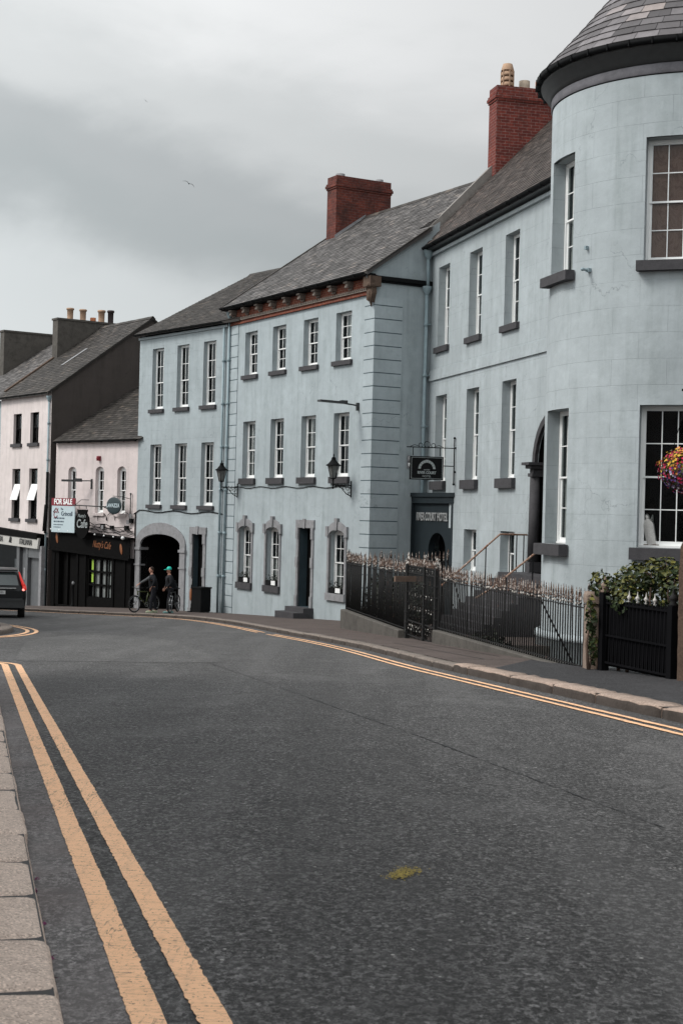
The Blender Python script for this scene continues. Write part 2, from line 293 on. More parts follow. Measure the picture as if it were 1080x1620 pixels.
# ============================================================ mesh builder
class MB:
    def __init__(s): s.v = []; s.f = []; s.mi = []; s.ti = []; s.uv = {}; s.sm = []
    def V(s, p): s.v.append(tuple(p)); return len(s.v) - 1
    def F(s, pts, m=0, t=None, uv=None, smooth=False):
        s.f.append([s.V(p) for p in pts]); s.mi.append(m); s.ti.append(random.random() if t is None else t); s.sm.append(smooth)
        if uv: s.uv[len(s.f) - 1] = uv
    def FI(s, idx, m=0, t=0.5, smooth=True):
        s.f.append(list(idx)); s.mi.append(m); s.ti.append(t); s.sm.append(smooth)
    def box(s, x0, y0, z0, x1, y1, z1, m=0, t=.5, skip=''):
        a = [(x0, y0, z0), (x1, y0, z0), (x1, y1, z0), (x0, y1, z0), (x0, y0, z1), (x1, y0, z1), (x1, y1, z1), (x0, y1, z1)]
        for k, q in dict(b=(3, 2, 1, 0), t=(4, 5, 6, 7), f=(0, 1, 5, 4), r=(1, 2, 6, 5), k=(2, 3, 7, 6), l=(3, 0, 4, 7)).items():
            if k not in skip: s.F([a[i] for i in q], m, t)
    def obox(s, c, ax, ay, az, m=0, t=.5):
        """oriented box: centre, three half-axis vectors"""
        c, ax, ay, az = map(Vector, (c, ax, ay, az))
        a = [c + i * ax + j * ay + k * az for k in (-1, 1) for (i, j) in ((-1, -1), (1, -1), (1, 1), (-1, 1))]
        for q in ((3, 2, 1, 0), (4, 5, 6, 7), (0, 1, 5, 4), (1, 2, 6, 5), (2, 3, 7, 6), (3, 0, 4, 7)): s.F([a[i] for i in q], m, t)
    def bar(s, p, q, w, h=None, m=0, up=(0, 0, 1)):
        p, q = Vector(p), Vector(q); d = (q - p); u = Vector(up)
        if abs(d.normalized().dot(u)) > .99: u = Vector((1, 0, 0))
        sx = d.cross(u).normalized(); sy = sx.cross(d).normalized()
        s.obox((p + q) / 2, sx * w / 2, d / 2, sy * (h or w) / 2, m)
    def tube(s, pts, r, n=8, m=0, cap=True, t=.5):
        pts = [Vector(p) for p in pts]; rs = r if isinstance(r, (list, tuple)) else [r] * len(pts); rings = []
        for i, p in enumerate(pts):
            d = (pts[min(i + 1, len(pts) - 1)] - pts[max(i - 1, 0)]); d = d.normalized() if d.length else Vector((0, 0, 1))
            u = Vector((0, 0, 1)) if abs(d.z) < .9 else Vector((1, 0, 0))
            a = d.cross(u).normalized(); b = a.cross(d).normalized()
            rings.append([s.V(p + rs[i] * (cos(2 * pi * k / n) * a + sin(2 * pi * k / n) * b)) for k in range(n)])
        for i in range(len(pts) - 1):
            for k in range(n): s.FI((rings[i][k], rings[i][(k + 1) % n], rings[i + 1][(k + 1) % n], rings[i + 1][k]), m, t)
        if cap: s.FI(rings[0][::-1], m, t, False); s.FI(rings[-1], m, t, False)
    def lathe(s, prof, c=(0, 0, 0), n=16, m=0, a0=0, a1=2 * pi, smooth=True, t=.5):
        full = abs(a1 - a0 - 2 * pi) < 1e-6; k = n if full else n + 1; rings = []
        for r, z in prof: rings.append([s.V((c[0] + r * cos(a0 + (a1 - a0) * j / n), c[1] + r * sin(a0 + (a1 - a0) * j / n), c[2] + z)) for j in range(k)])
        for i in range(len(prof) - 1):
            for j in range(n):
                j2 = (j + 1) % k; s.FI((rings[i][j], rings[i][j2], rings[i + 1][j2], rings[i + 1][j]), m, t, smooth)
    def prism(s, poly, y0, y1, m=0, t=.5):
        """poly: (x,z) list extruded along y"""
        n = len(poly)
        s.F([(x, y0, z) for x, z in poly], m, t); s.F([(x, y1, z) for x, z in poly][::-1], m, t)
        for i in range(n):
            a, b = poly[i], poly[(i + 1) % n]; s.F([(a[0], y0, a[1]), (a[0], y1, a[1]), (b[0], y1, b[1]), (b[0], y0, b[1])], m, t)
    def ell(s, c, r, n=12, m=0, t=.5, rot=None):
        c = Vector(c); rings = []
        for i in range(n // 2 + 1):
            th = pi * i / (n // 2); rr = []
            for j in range(n):
                p = Vector((r[0] * sin(th) * cos(2 * pi * j / n), r[1] * sin(th) * sin(2 * pi * j / n), r[2] * cos(th)))
                if rot: p = rot @ p
                rr.append(s.V(c + p))
            rings.append(rr)
        for i in range(n // 2):
            for j in range(n): s.FI((rings[i][j], rings[i + 1][j], rings[i + 1][(j + 1) % n], rings[i][(j + 1) % n]), m, t)
    def leaf(s, c, d, size, m=0, t=None, asp=.7):
        c = Vector(c); d = Vector(d).normalized(); u = d.cross(Vector((random.gauss(0, 1), random.gauss(0, 1), random.gauss(0, 1)))).normalized(); w = d.cross(u)
        a = size / 2
        s.F([c - u * a, c + w * a * asp + d * a * .2, c + u * a, c - w * a * asp + d * a * .2], m, t)
    def build(s, name, mats, parent=None, loc=None, rot=0, merge=False):
        me = bpy.data.meshes.new(name); me.from_pydata(s.v, [], s.f)
        mats = mats if isinstance(mats, (list, tuple)) else [mats]
        for x in mats: me.materials.append(x if isinstance(x, bpy.types.Material) else M[x])
        me.polygons.foreach_set('material_index', s.mi); me.polygons.foreach_set('use_smooth', s.sm)
        at = me.attributes.new('tint', 'FLOAT', 'FACE'); at.data.foreach_set('value', s.ti)
        uvl = me.uv_layers.new(name='UVMap')
        me.update()
        for p in me.polygons:
            nx, ny, nz = p.normal; cu = s.uv.get(p.index)
            for j, li in enumerate(p.loop_indices):
                x, y, z = me.vertices[me.loops[li].vertex_index].co
                if cu: q = cu[j]
                elif abs(nz) > .8: q = (x, y)
                elif abs(ny) >= abs(nx): q = (x, z)
                else: q = (y, z)
                uvl.data[li].uv = q
        o = bpy.data.objects.new(name, me); col.objects.link(o)
        if parent: o.parent = parent
        if loc: o.location = loc
        o.rotation_euler = (0, 0, rot)
        return o
def tag(o, label=None, cat=None, group=None, kind=None):
    if label: o['label'] = label
    if cat: o['category'] = cat
    if group: o['group'] = group
    if kind: o['kind'] = kind
    return o
def empty(name, loc, rz=0, label=None, cat=None, group=None):
    o = bpy.data.objects.new(name, None); col.objects.link(o); o.location = loc; o.rotation_euler = (0, 0, rz); o.empty_display_size = .3
    return tag(o, label, cat, group)
def copy_tree(o, parent=None):
    c = o.copy(); col.objects.link(c)
    if parent: c.parent = parent
    for ch in list(o.children): copy_tree(ch, c)
    return c
def text(body, size, mat, parent, loc, rot=(0, 0, 0), name='lettering', sx=1.0, ext=.006, bold=0.0, align='CENTER', shear=0.0, spacing=1.0):
    cu = bpy.data.curves.new('t', 'FONT'); cu.body = body; cu.size = size; cu.extrude = ext; cu.offset = bold; cu.align_x = align; cu.align_y = 'CENTER'; cu.shear = shear; cu.space_character = spacing
    t = bpy.data.objects.new('t', cu); col.objects.link(t); bpy.context.view_layer.update()
    me = bpy.data.meshes.new_from_object(t.evaluated_get(bpy.context.evaluated_depsgraph_get()))
    bpy.data.objects.remove(t)
    me.transform(Matrix.Diagonal((sx, 1, 1, 1))); me.materials.clear(); me.materials.append(M[mat] if isinstance(mat, str) else mat)
    o = bpy.data.objects.new(name, me); col.objects.link(o); o.parent = parent; o.location = loc; o.rotation_euler = rot
    return o

# ============================================================ terrain
def G(x, y): 
    z = -.05 * (y - 5) - .045 * max(0, min(y, 110) - 68)
    if y > 110: z = G(x, 110) - .02 * (y - 110)
    return z
def lerp(a, b, t): return a + (b - a) * t
def resample(poly, step, closed=False):
    P = [Vector(p) for p in poly]; 
    if closed: P.append(P[0])
    out = [P[0].copy()]
    for a, b in zip(P, P[1:]):
        n = max(1, int((b - a).length / step))
        for i in range(1, n + 1): out.append(a.lerp(b, i / n))
    return out
def smooth(poly, it=2):
    P = [Vector(p) for p in poly]
    for _ in range(it):
        Q = [P[0]]
        for a, b in zip(P, P[1:]): Q += [a.lerp(b, .25), a.lerp(b, .75)]
        Q.append(P[-1]); P = Q
    return P
def offset(poly, d):
    out = []
    for i, p in enumerate(poly):
        a = poly[max(i - 1, 0)]; b = poly[min(i + 1, len(poly) - 1)]; t = (b - a).normalized(); out.append(p + Vector((t.y, -t.x)) * d)
    return out
# one ground sheet to the horizon (asphalt), gridded so that it follows the hill
CY0, CY1 = 24.4, 33.5; FXc = lambda y: 8.95 - .2 * y + .13
ys = [-120, -40, -10, 0, 2, 4, 6, 8, 10, 14, 18, CY0, 29, CY1, 36, 42, 48, 54, 60, 64, 68, 72, 78, 84, 92, 100, 110, 200, 500, 1200]
xs = [-600, -200, -80, -40, -20, -10, -5, 0, 5, 10, 20, 40, 80, 200, 600]
mb = MB()
for i in range(len(ys) - 1):
    for j in range(len(xs) - 1):
        if CY0 <= ys[i] and ys[i + 1] <= CY1 and xs[j] >= 0:
            if xs[j] == 0: mb.F([(x, y, G(x, y)) for x, y in ((0, ys[i]), (FXc(ys[i]), ys[i]), (FXc(ys[i + 1]), ys[i + 1]), (0, ys[i + 1]))])
            continue
        q = [(xs[j], ys[i]), (xs[j + 1], ys[i]), (xs[j + 1], ys[i + 1]), (xs[j], ys[i + 1])]
        mb.F([(x, y, G(x, y)) for x, y in q])
tag(mb.build('road', 'asphalt'), kind='structure')

KR = smooth([(9.4, -12), (6.35, 2), (4.55, 11), (3.63, 15.6), (2.32, 22.1), (1.6, 25.6), (.76, 31), (-.13, 35.3), (-1.6, 41), (-2.6, 45.6), (-4.0, 51.0), (-5.6, 55.2), (-7.9, 57.6), (-10.2, 59), (-13.2, 61.8), (-17.5, 66.5), (-23, 73)], 2)
KL = smooth([(2.0, -7), (-.27, 2.3), (-3.44, 15.2), (-4.6, 19.9), (-5.3, 22.4), (-6.6, 23.9), (-9, 24.6), (-16, 25.4), (-26, 26)], 2)
KI = smooth([(-26, 31), (-14, 31.6), (-9.2, 32.2), (-8.05, 33.6), (-7.95, 36.2), (-8.5, 39), (-9.6, 41.8), (-12.2, 46), (-15.8, 51), (-19.5, 56), (-24, 63)], 2)

def sheet(name, poly, h, mat, step=2.0):
    """triangulated flat-on-the-hill sheet from a closed 2-D outline"""
    import mathutils.geometry as mg
    P = resample(poly, step, True)[:-1]
    tris = mg.tessellate_polygon([[Vector((p[0], p[1], 0)) for p in P]])
    mb = MB(); idx = [mb.V((p[0], p[1], G(p[0], p[1]) + h)) for p in P]
    for t in tris: 
        a, b, c = [P[k] for k in t]
        cr_ = (b - a).cross(c - a) if False else (b[0] - a[0]) * (c[1] - a[1]) - (b[1] - a[1]) * (c[0] - a[0])
        mb.FI([idx[k] for k in (t if cr_ > 0 else t[::-1])], 0, .5, False)
    return tag(mb.build(name, mat), kind='structure')
def strip(name, line, w0, w1, h, mat, kind='structure', jag=0.0, mbx=None, holes=None):
    """ribbon between two offsets of a line, optionally with ragged edges"""
    mb = mbx or MB(); prev = None; acc = 0
    for i, p in enumerate(line):
        t = (line[min(i + 1, len(line) - 1)] - line[max(i - 1, 0)]).normalized(); n = Vector((t.y, -t.x))
        j0 = jag * (noise.noise(Vector((i * .23, 1.3, w0 * 9))) * 1.0 + random.choice((-.7, -.2, 0, .2, .8)) * (.5 + noise.noise(Vector((i * .05, 2, w0)))) * 1.5); j1 = jag * (noise.noise(Vector((i * .29, 7.7, w1 * 9))) * 1.0 + random.choice((-.7, -.2, 0, .2, .8)) * (.5 + noise.noise(Vector((i * .05, 5, w1)))) * 1.5)
        a = p + n * (w0 + j0); b = p + n * (w1 + j1)
        cur = (mb.V((a.x, a.y, G(a.x, a.y) + h)), mb.V((b.x, b.y, G(b.x, b.y) + h)))
        if prev: mb.FI((prev[0], prev[1], cur[1], cur[0]), 0, .5, False)
        prev = cur
    if mbx: return
    return tag(mb.build(name, mat), kind=kind)
def clipY(line, y0, y1): return [p for p in line if y0 <= p.y <= y1]
# --- kerbs: real blocks with rounded noses and open joints
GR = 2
def kerb(name, line, side, w, hgt, mats, L0=.85, gap=.03, rough=.006, ylim=(-20, 75)):
    pts = resample(line, .06); mb = MB(); i = 0; n = len(pts); nomin = L0
    while i < n - 4:
        L = nomin * random.uniform(.8, 1.15); k = min(n - 1, i + max(4, int(L / .06)))
        seg = pts[i:k + 1]; 
        if len(seg) < 4: break
        if seg[0].y < ylim[0] or seg[0].y > ylim[1]: i = k; continue
        mi = random.randrange(len(mats)); dz = random.uniform(-.006, .006); dw = random.uniform(-.008, .008)
        prof = [(0, -.05), (.0 + dw, .5 * hgt), (.006 + dw, .78 * hgt), (.022 + dw, .93 * hgt), (.05 + dw, hgt), (w * .5, hgt + .004), (w, hgt + .002), (w, -.05)]
        step = max(1, int(len(seg) / 9)); rings = []; sel = list(range(0, len(seg), step))
        if sel[-1] != len(seg) - 1: sel.append(len(seg) - 1)
        for a, q in enumerate(sel):
            p = seg[q]; t = (seg[min(q + 1, len(seg) - 1)] - seg[max(q - 1, 0)]).normalized(); nn = Vector((t.y, -t.x)) * side
            e = 0
            if a == 0: p = p + t * gap / 2; e = .02
            if a == len(sel) - 1: p = p - t * gap / 2; e = .02
            ring = []
            for (o_, z) in prof:
                oo = min(max(o_, e), w - e * .5); zz = z if z < 0 else z - e
                r_ = rough * noise.noise(Vector((p.x * 5, p.y * 5, o_ * 14 + z * 20)))
                c = p + nn * (oo + r_)
                ring.append(mb.V((c.x, c.y, G(c.x, c.y) + zz + dz + r_)))
            rings.append(ring)
        for a in range(len(rings) - 1):
            for b in range(len(prof) - 1):
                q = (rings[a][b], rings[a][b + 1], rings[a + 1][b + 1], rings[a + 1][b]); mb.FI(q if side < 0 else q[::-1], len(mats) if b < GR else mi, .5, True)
        mb.FI(rings[0] if side > 0 else rings[0][::-1], mi, .5, False); mb.FI(rings[-1][::-1] if side > 0 else rings[-1], mi, .5, False)
        i = k
    return tag(mb.build(name, list(mats) + ['kerb_shade' if 'kerb_shade' in M else mats[0]]), kind='structure')
# the right line runs away from the camera: pavement on its right (+), the left line has its pavement on the left (-)
M['kerb_shade'] = m_stone('shaded_kerb_face', (.075, .062, .054), 3, .7, .95, .2)  # darker stone for the lower kerb face: its shade put into the colour
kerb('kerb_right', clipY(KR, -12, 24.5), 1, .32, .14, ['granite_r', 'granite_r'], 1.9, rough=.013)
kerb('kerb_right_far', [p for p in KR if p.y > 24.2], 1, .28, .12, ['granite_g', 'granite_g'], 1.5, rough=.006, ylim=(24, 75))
GR = 0
kerb('kerb_left', KL, -1, .42, .10, ['granite', 'granite'], .86, .012)
kerb('kerb_corner', KI, -1, .3, .12, ['granite_g', 'granite_g'], .9, .012)
strip('kerb_joint_left', resample(KL, .2), -.40, -.018, .088, 'crack'); strip('kerb_joint_right', resample(clipY(KR, -12, 24.5), .3), .03, .30, .124, 'crack')
# --- pavements
pr = offset(KR, .30)
near = [p for p in pr if p.y < 23.6]; far = [p for p in pr if p.y >= 23.6]
sheet('pavement_asphalt', [tuple(p) for p in near] + [(2.5, 23.6), (FXc(27.2), 27.2), (FXc(CY0), CY0), (40, CY0), (40, -12)], .118, 'asph_pv', 3)
sheet('pavement', [(2.5, 23.6)] + [tuple(p) for p in far] + [(-30, 73), (-30, 130), (60, 130), (60, CY1), (FXc(CY1), CY1), (FXc(27.2), 27.2)], .118, 'paving', 3)
sheet('pavement_left', [tuple(p) for p in offset(KL, -.40)] + [(-26, -12), (0, -12)], .095, 'paving', 2)
sheet('pavement_corner', [tuple(p) for p in offset(KI, -.28)] + [(-30, 63), (-30, 31)], .118, 'paving', 2)
mb = MB(); cz = -3.0
mb.F([(FXc(CY0), CY0, cz), (40, CY0, cz), (40, CY1, cz), (FXc(CY1), CY1, cz)])
k = 6
for i in range(k):
    a, b = lerp(CY0, CY1, i / k), lerp(CY0, CY1, (i + 1) / k); mb.F([(FXc(a), a, cz), (FXc(b), b, cz), (FXc(b), b, G(0, b) + .118), (FXc(a), a, G(0, a) + .118)])
for y in (CY0, CY1): mb.F([(FXc(y), y, cz), (40, y, cz), (40, y, G(0, y) + .118), (FXc(y), y, G(0, y) + .118)])
tag(mb.build('sunken_court', 'concrete'), kind='structure')
# paving flag joints on the worn slabs beside the fence
mb = MB()
for (a, b) in [((1.9, 26.2), (3.9, 26.6)), ((1.35, 28.6), (3.3, 28.9)), ((2.6, 26.4), (1.2, 33.2)), ((3.0, 27.6), (1.9, 33.4)), ((1.0, 31), (2.7, 31.3)), ((.5, 33.8), (2.2, 34.2))]:
    ln = resample([a, b], .15); strip('', ln, -.012, .012, .123, None, mbx=mb)
tag(mb.build('pavement_joint', 'crack'), kind='structure')
# --- gutter strip and double yellow lines
LL = [Vector((lerp(-.60 + .249 * 4.5, 0, 0) - .249 * y, y)) for y in [i * .045 for i in range(-90, 500)]]
def lineL(off):  # straight then turning into the side road
    base = lambda y: -.249 * y + .583 + off
    pts = [Vector((base(y), y)) for y in [-4 + .025 * i for i in range(0, 1080)]]
    p = pts[-1]; r = 1.3 + off * .9; 
    c = p + Vector((-r * .97, -.24 * r)); a0 = atan2(p.y - c.y, p.x - c.x)
    for k in range(1, 26): a = a0 + (pi * .48) * k / 25; pts.append(c + r * Vector((cos(a), sin(a))))
    q = pts[-1]
    for k in range(1, 80): pts.append(q + Vector((-.12 * k, .012 * k)))
    return pts
mb = MB(); strip('', lineL(0), -.055, .050, .008, None, jag=.0035, mbx=mb); strip('', lineL(.205), -.05, .05, .005, None, jag=.004, mbx=mb)
tag(mb.build('yellow_lines_left', 'yellow'), kind='structure')
gl_ = [p for p in lineL(-.13) if p.y < 22.9]
kl_near = [p for p in resample(KL, .3) if p.y < 22]
g_in = [Vector((-.249 * y + .583 - .02, y)) for y in [p.y for p in kl_near]]
mb = MB(); pv = None
for a, b in zip(kl_near, g_in):
    cur = (mb.V((a.x - .05, a.y, G(0, a.y) + .004)), mb.V((b.x + .01 * random.uniform(-1, 1), b.y, G(0, b.y) + .004)))
    if pv: mb.FI((pv[0], pv[1], cur[1], cur[0]), 0, .5, False)
    pv = cur
tag(mb.build('gutter', 'gutter'), kind='structure')
mb = MB()
for o_ in (-.36, -.56):
    ln = offset(KR, o_); l1 = resample([p for p in ln if -6 < p.y < 40.6], .12); l2 = resample([p for p in ln if p.y > 41.1], .2)
    strip('', l1, -.042, .042, .009, None, jag=.009, mbx=mb); strip('', offset(l2, -.02), -.042, .042, .009, None, jag=.01, mbx=mb)
tag(mb.build('yellow_lines_right', 'yellow'), kind='structure')
mb = MB()
for o_ in (.36, .58):
    strip('', resample([p for p in offset(KI, o_)], .15), -.05, .05, .009, None, jag=.009, mbx=mb)
tag(mb.build('yellow_lines_corner', 'yellow'), kind='structure')
# --- seam, patch and stain on the carriageway
seam = smooth([(-3.2, 29), (-1.22, 21.4), (.17, 15.8), (.75, 13.6), (1.2, 11.6), (1.9, 8.6)], 2)
strip('road_seam', resample(seam, .08), -.005, .005, .005, 'crack', jag=.010)
sheet('road_patch', [tuple(p) for p in smooth([(-5.1, 24.2), (-4.4, 24.6), (-2.05, 24.9), (-2.0, 26.2), (-3.1, 31), (-4.2, 35.5), (-6.2, 37), (-6.9, 33), (-5.7, 26.5), (-5.3, 24.6)], 1)], .004, 'asph_lt', .3)
M['stain'] = m_plain('dried_yellow_paint', (.27, .21, .055), .8, .2, .5, 30)
mb = MB()
for i in range(520):
    t = random.gauss(0, .45); a = t * .085; b = random.gauss(0, .018) * (1.2 - abs(t) * .5) + .35 * a; x = .33 + a; y = 7.0 + b * 3.2; r = random.uniform(.0015, .0055)
    ph = random.random() * 6
    mb.F([(x + r * cos(ph + k * 2 * pi / 5) * random.uniform(.6, 1.4), y + r * 1.6 * sin(ph + k * 2 * pi / 5), G(x, y) + .006 + i * .000005) for k in range(5)])
tag(mb.build('road_stain', 'stain'), kind='structure')

# ============================================================ building helpers
def wallgrid(mb, x0, x1, z0, z1, openings, y=0.0, m=0, maxc=3.0):
    X = sorted({x0, x1} | {v for o in openings for v in (o[0], o[1]) if x0 < v < x1}); Z = sorted({z0, z1} | {v for o in openings for v in (o[2], o[3]) if z0 < v < z1})
    for a, b in zip(X, X[1:]):
        for c, d in zip(Z, Z[1:]):
            if any(o[0] - 1e-6 <= a and b <= o[1] + 1e-6 and o[2] - 1e-6 <= c and d <= o[3] + 1e-6 for o in openings): continue
            mb.F([(a, y, c), (b, y, c), (b, y, d), (a, y, d)], m, .5)
def arc(x0, x1, zs, rise, n=10):
    """points of a segmental/elliptic head from x0 to x1 springing at zs"""
    cx = (x0 + x1) / 2; a = (x1 - x0) / 2
    return [(cx - a * cos(pi * i / n), zs + rise * sin(pi * i / n)) for i in range(n + 1)]
def spandrel(mb, x0, x1, zs, z1, rise, y0, y1, m=0):
    P = arc(x0, x1, zs, rise, 12); h = len(P) // 2
    for (a, b) in zip(P, P[1:]):
        mb.F([(a[0], y0, a[1]), (b[0], y0, b[1]), (b[0], y0, z1), (a[0], y0, z1)], m, .5)
        mb.F([(a[0], y1, a[1]), (b[0], y1, b[1]), (b[0], y0, b[1]), (a[0], y0, a[1])], m, .5)
def window(root, cx, w, z0, z1, wallm, loc_y=0.0, rot=0, D=.18, rise=0, cols=3, rows=2, curtain=None, sill=True, sillm='sill', sill_h=.17, sill_o=.11, fr=.055, deep=.75, board=False, low=0.0, y_at=0.0, gap=0, xy=None, blind=0, half=.5, sash='white'):
    x0, x1 = -w / 2, w / 2
    mb = MB(); g = .07
    # jambs, head, bed of the reveal (painted), dark room behind
    zs = z1 - rise
    mb.F([(x0, 0, z0), (x0, D, z0), (x0, D, z1), (x0, 0, z1)]); mb.F([(x1, D, z0), (x1, 0, z0), (x1, 0, z1), (x1, D, z1)])
    mb.F([(x0, 0, z0), (x1, 0, z0), (x1, D, z0), (x0, D, z0)])
    if rise: spandrel(mb, x0, x1, zs, z1, rise, 0, D)
    else: mb.F([(x0, D, z1), (x1, D, z1), (x1, 0, z1), (x0, 0, z1)])
    Y = D + deep
    mb.F([(x0 - .4, D + .1, z0 - .2), (x0 - .4, Y, z0 - .2), (x0 - .4, Y, z1 + .2), (x0 - .4, D + .1, z1 + .2)], 1); mb.F([(x1 + .4, D + .1, z0 - .2), (x1 + .4, Y, z0 - .2), (x1 + .4, Y, z1 + .2), (x1 + .4, D + .1, z1 + .2)][::-1], 1)
    mb.F([(x0 - .4, Y, z0 - .2), (x1 + .4, Y, z0 - .2), (x1 + .4, Y, z1 + .2), (x0 - .4, Y, z1 + .2)], 1)
    mb.F([(x0 - .4, D + .1, z1 + .2), (x1 + .4, D + .1, z1 + .2), (x1 + .4, Y, z1 + .2), (x0 - .4, Y, z1 + .2)], 1); mb.F([(x0 - .4, D + .1, z0 - .2), (x0 - .4, Y, z0 - .2), (x1 + .4, Y, z0 - .2), (x1 + .4, D + .1, z0 - .2)], 1)
    for (a, b, c, d) in ((x0 - .4, x0, z0 - .2, z1 + .2), (x1, x1 + .4, z0 - .2, z1 + .2), (x0, x1, z1, z1 + .2), (x0, x1, z0 - .2, z0)):
        mb.F([(a, D + .1, c), (b, D + .1, c), (b, D + .1, d), (a, D + .1, d)], 1)
    for sx in (x0, x1):
        mb.F([(sx, D, z0), (sx, D + .1, z0), (sx, D + .1, z1), (sx, D, z1)], 1)
    mb.F([(x0, D, z1), (x1, D, z1), (x1, D + .1, z1), (x0, D + .1, z1)], 1)
    loc = (cx, y_at, 0) if xy is None else (xy[0], xy[1], 0)
    wo = mb.build('window', [wallm, 'dark'], root, loc, rot)
    # sash frame: box frame, two sashes, meeting rails, glazing bars
    f = MB(); e = .002
    f.box(x0 + e, D + .004, z0 + .05, x0 + fr, D + .095, z1 - e); f.box(x1 - fr, D + .004, z0 + .05, x1 - e, D + .095, z1 - e)
    f.box(x0 + fr, D + .004, z1 - fr - (rise * .45), x1 - fr, D + .095, z1 - e)
    f.box(x0 + e, D - .012, z0 + .003, x1 - e, D + .095, z0 + .05)
    zb, zt = z0 + .05, z1 - fr - rise * .45; zm = zb + (zt - zb) * half; st = .05; xa, xb = x0 + fr, x1 - fr
    for (a, b, y0, bot, top) in ((zm - .02, zt, D + .02, .04, .045), (zb, zm + .02 - gap, D + .055, .09, .04)):
        f.box(xa, y0, a, xa + st, y0 + .034, b); f.box(xb - st, y0, a, xb, y0 + .034, b)
        f.box(xa + st, y0, b - top, xb - st, y0 + .034, b); f.box(xa + st, y0, a, xb - st, y0 + .034, a + bot)
        gx0, gx1, gz0, gz1 = xa + st, xb - st, a + bot, b - top
        for c in range(1, cols): x = lerp(gx0, gx1, c / cols); f.box(x - .011, y0 + .004, gz0, x + .011, y0 + .026, gz1)
        for r in range(1, rows): z = lerp(gz0, gz1, r / rows); f.box(gx0, y0 + .007, z - .011, gx1, y0 + .023, z + .011)
    f.build('sash_frame', sash, wo)
    p = MB()
    p.F([(xa + .01, D + .036, zm), (xb - .01, D + .036, zm), (xb - .01, D + .036, zt), (xa + .01, D + .036, zt)]); p.F([(xa + .01, D + .071, zb), (xb - .01, D + .071, zb), (xb - .01, D + .071, zm), (xa + .01, D + .071, zm)])
    p.build('glass_pane', 'glass', wo)
    if sill:
        s_ = MB(); o_ = sill_o
        s_.box(x0 - .13, -o_, z0 - sill_h, x1 + .13, -.001, z0 - .004); s_.box(x0 + .003, -.001, z0 - .05, x1 - .003, D - .02, z0 + .002)
        s_.build('sill', sillm, wo)
    if curtain:
        c_ = MB(); n = 14
        for (a, b, zz0, zz1) in curtain:
            xa_, xb_ = lerp(xa, xb, a), lerp(xa, xb, b); za, zb_ = lerp(z0, z1, zz0), lerp(z0, z1, zz1); k = max(4, int((xb_ - xa_) / .035))
            for i in range(k):
                u0, u1 = lerp(xa_, xb_, i / k), lerp(xa_, xb_, (i + 1) / k); q0, q1 = D + .14 + .015 * (i % 2), D + .14 + .015 * ((i + 1) % 2)
                c_.F([(u0, q0, za), (u1, q1, za), (u1, q1, zb_), (u0, q0, zb_)])
        c_.build('curtain', 'curtain', wo)
    if board:
        c_ = MB(); c_.box(x0 + .02, D + .12, z0 + .03, x1 - .02, D + .14, z1 - .02); c_.build('plywood_board', 'board', wo)
    return wo
def slates(mb, x0, x1, y0, z0, y1, z1, row=.20, w=.26, th=.010, clipf=None, m=0, jit=.5):
    """courses of overlapping slates on the plane from eave (y0,z0) to ridge (y1,z1)"""
    L = hypot(y1 - y0, z1 - z0); dy, dz = (y1 - y0) / L, (z1 - z0) / L; ny, nz = -dz, dy
    if ny > 0 and y1 > y0: ny, nz = -ny, -nz
    if nz < 0: ny, nz = -ny, -nz
    n = int(L / row)
    row = L / n
    for r in range(n):
        off = (w / 2 if r % 2 else 0) + random.uniform(-.02, .02); x = x0 - off
        while x < x1:
            a, b = max(x, x0), min(x + w, x1); x += w
            if b - a < .03: continue
            s0 = r * row - random.uniform(0, .012); s1 = (r + 1) * row + .02
            if clipf and not clipf((a + b) / 2, y0 + dy * s0): continue
            lift = th * random.uniform(1.2, 2.4); t = random.random() ** 1.15; tw = random.uniform(-.003, .003)
            def P(xx, s, h): return (xx, y0 + dy * s + ny * h, z0 + dz * s + nz * h)
            g = .003
            A, B, C, D_ = P(a + g, s0, lift + tw), P(b - g, s0, lift - tw), P(b - g, s1, .002), P(a + g, s1, .002)
            mb.F([A, B, C, D_], m, t); mb.F([P(a + g, s0, 0), P(b - g, s0, 0), B, A], m, t * .4)
    return (y0, z0, y1, z1)
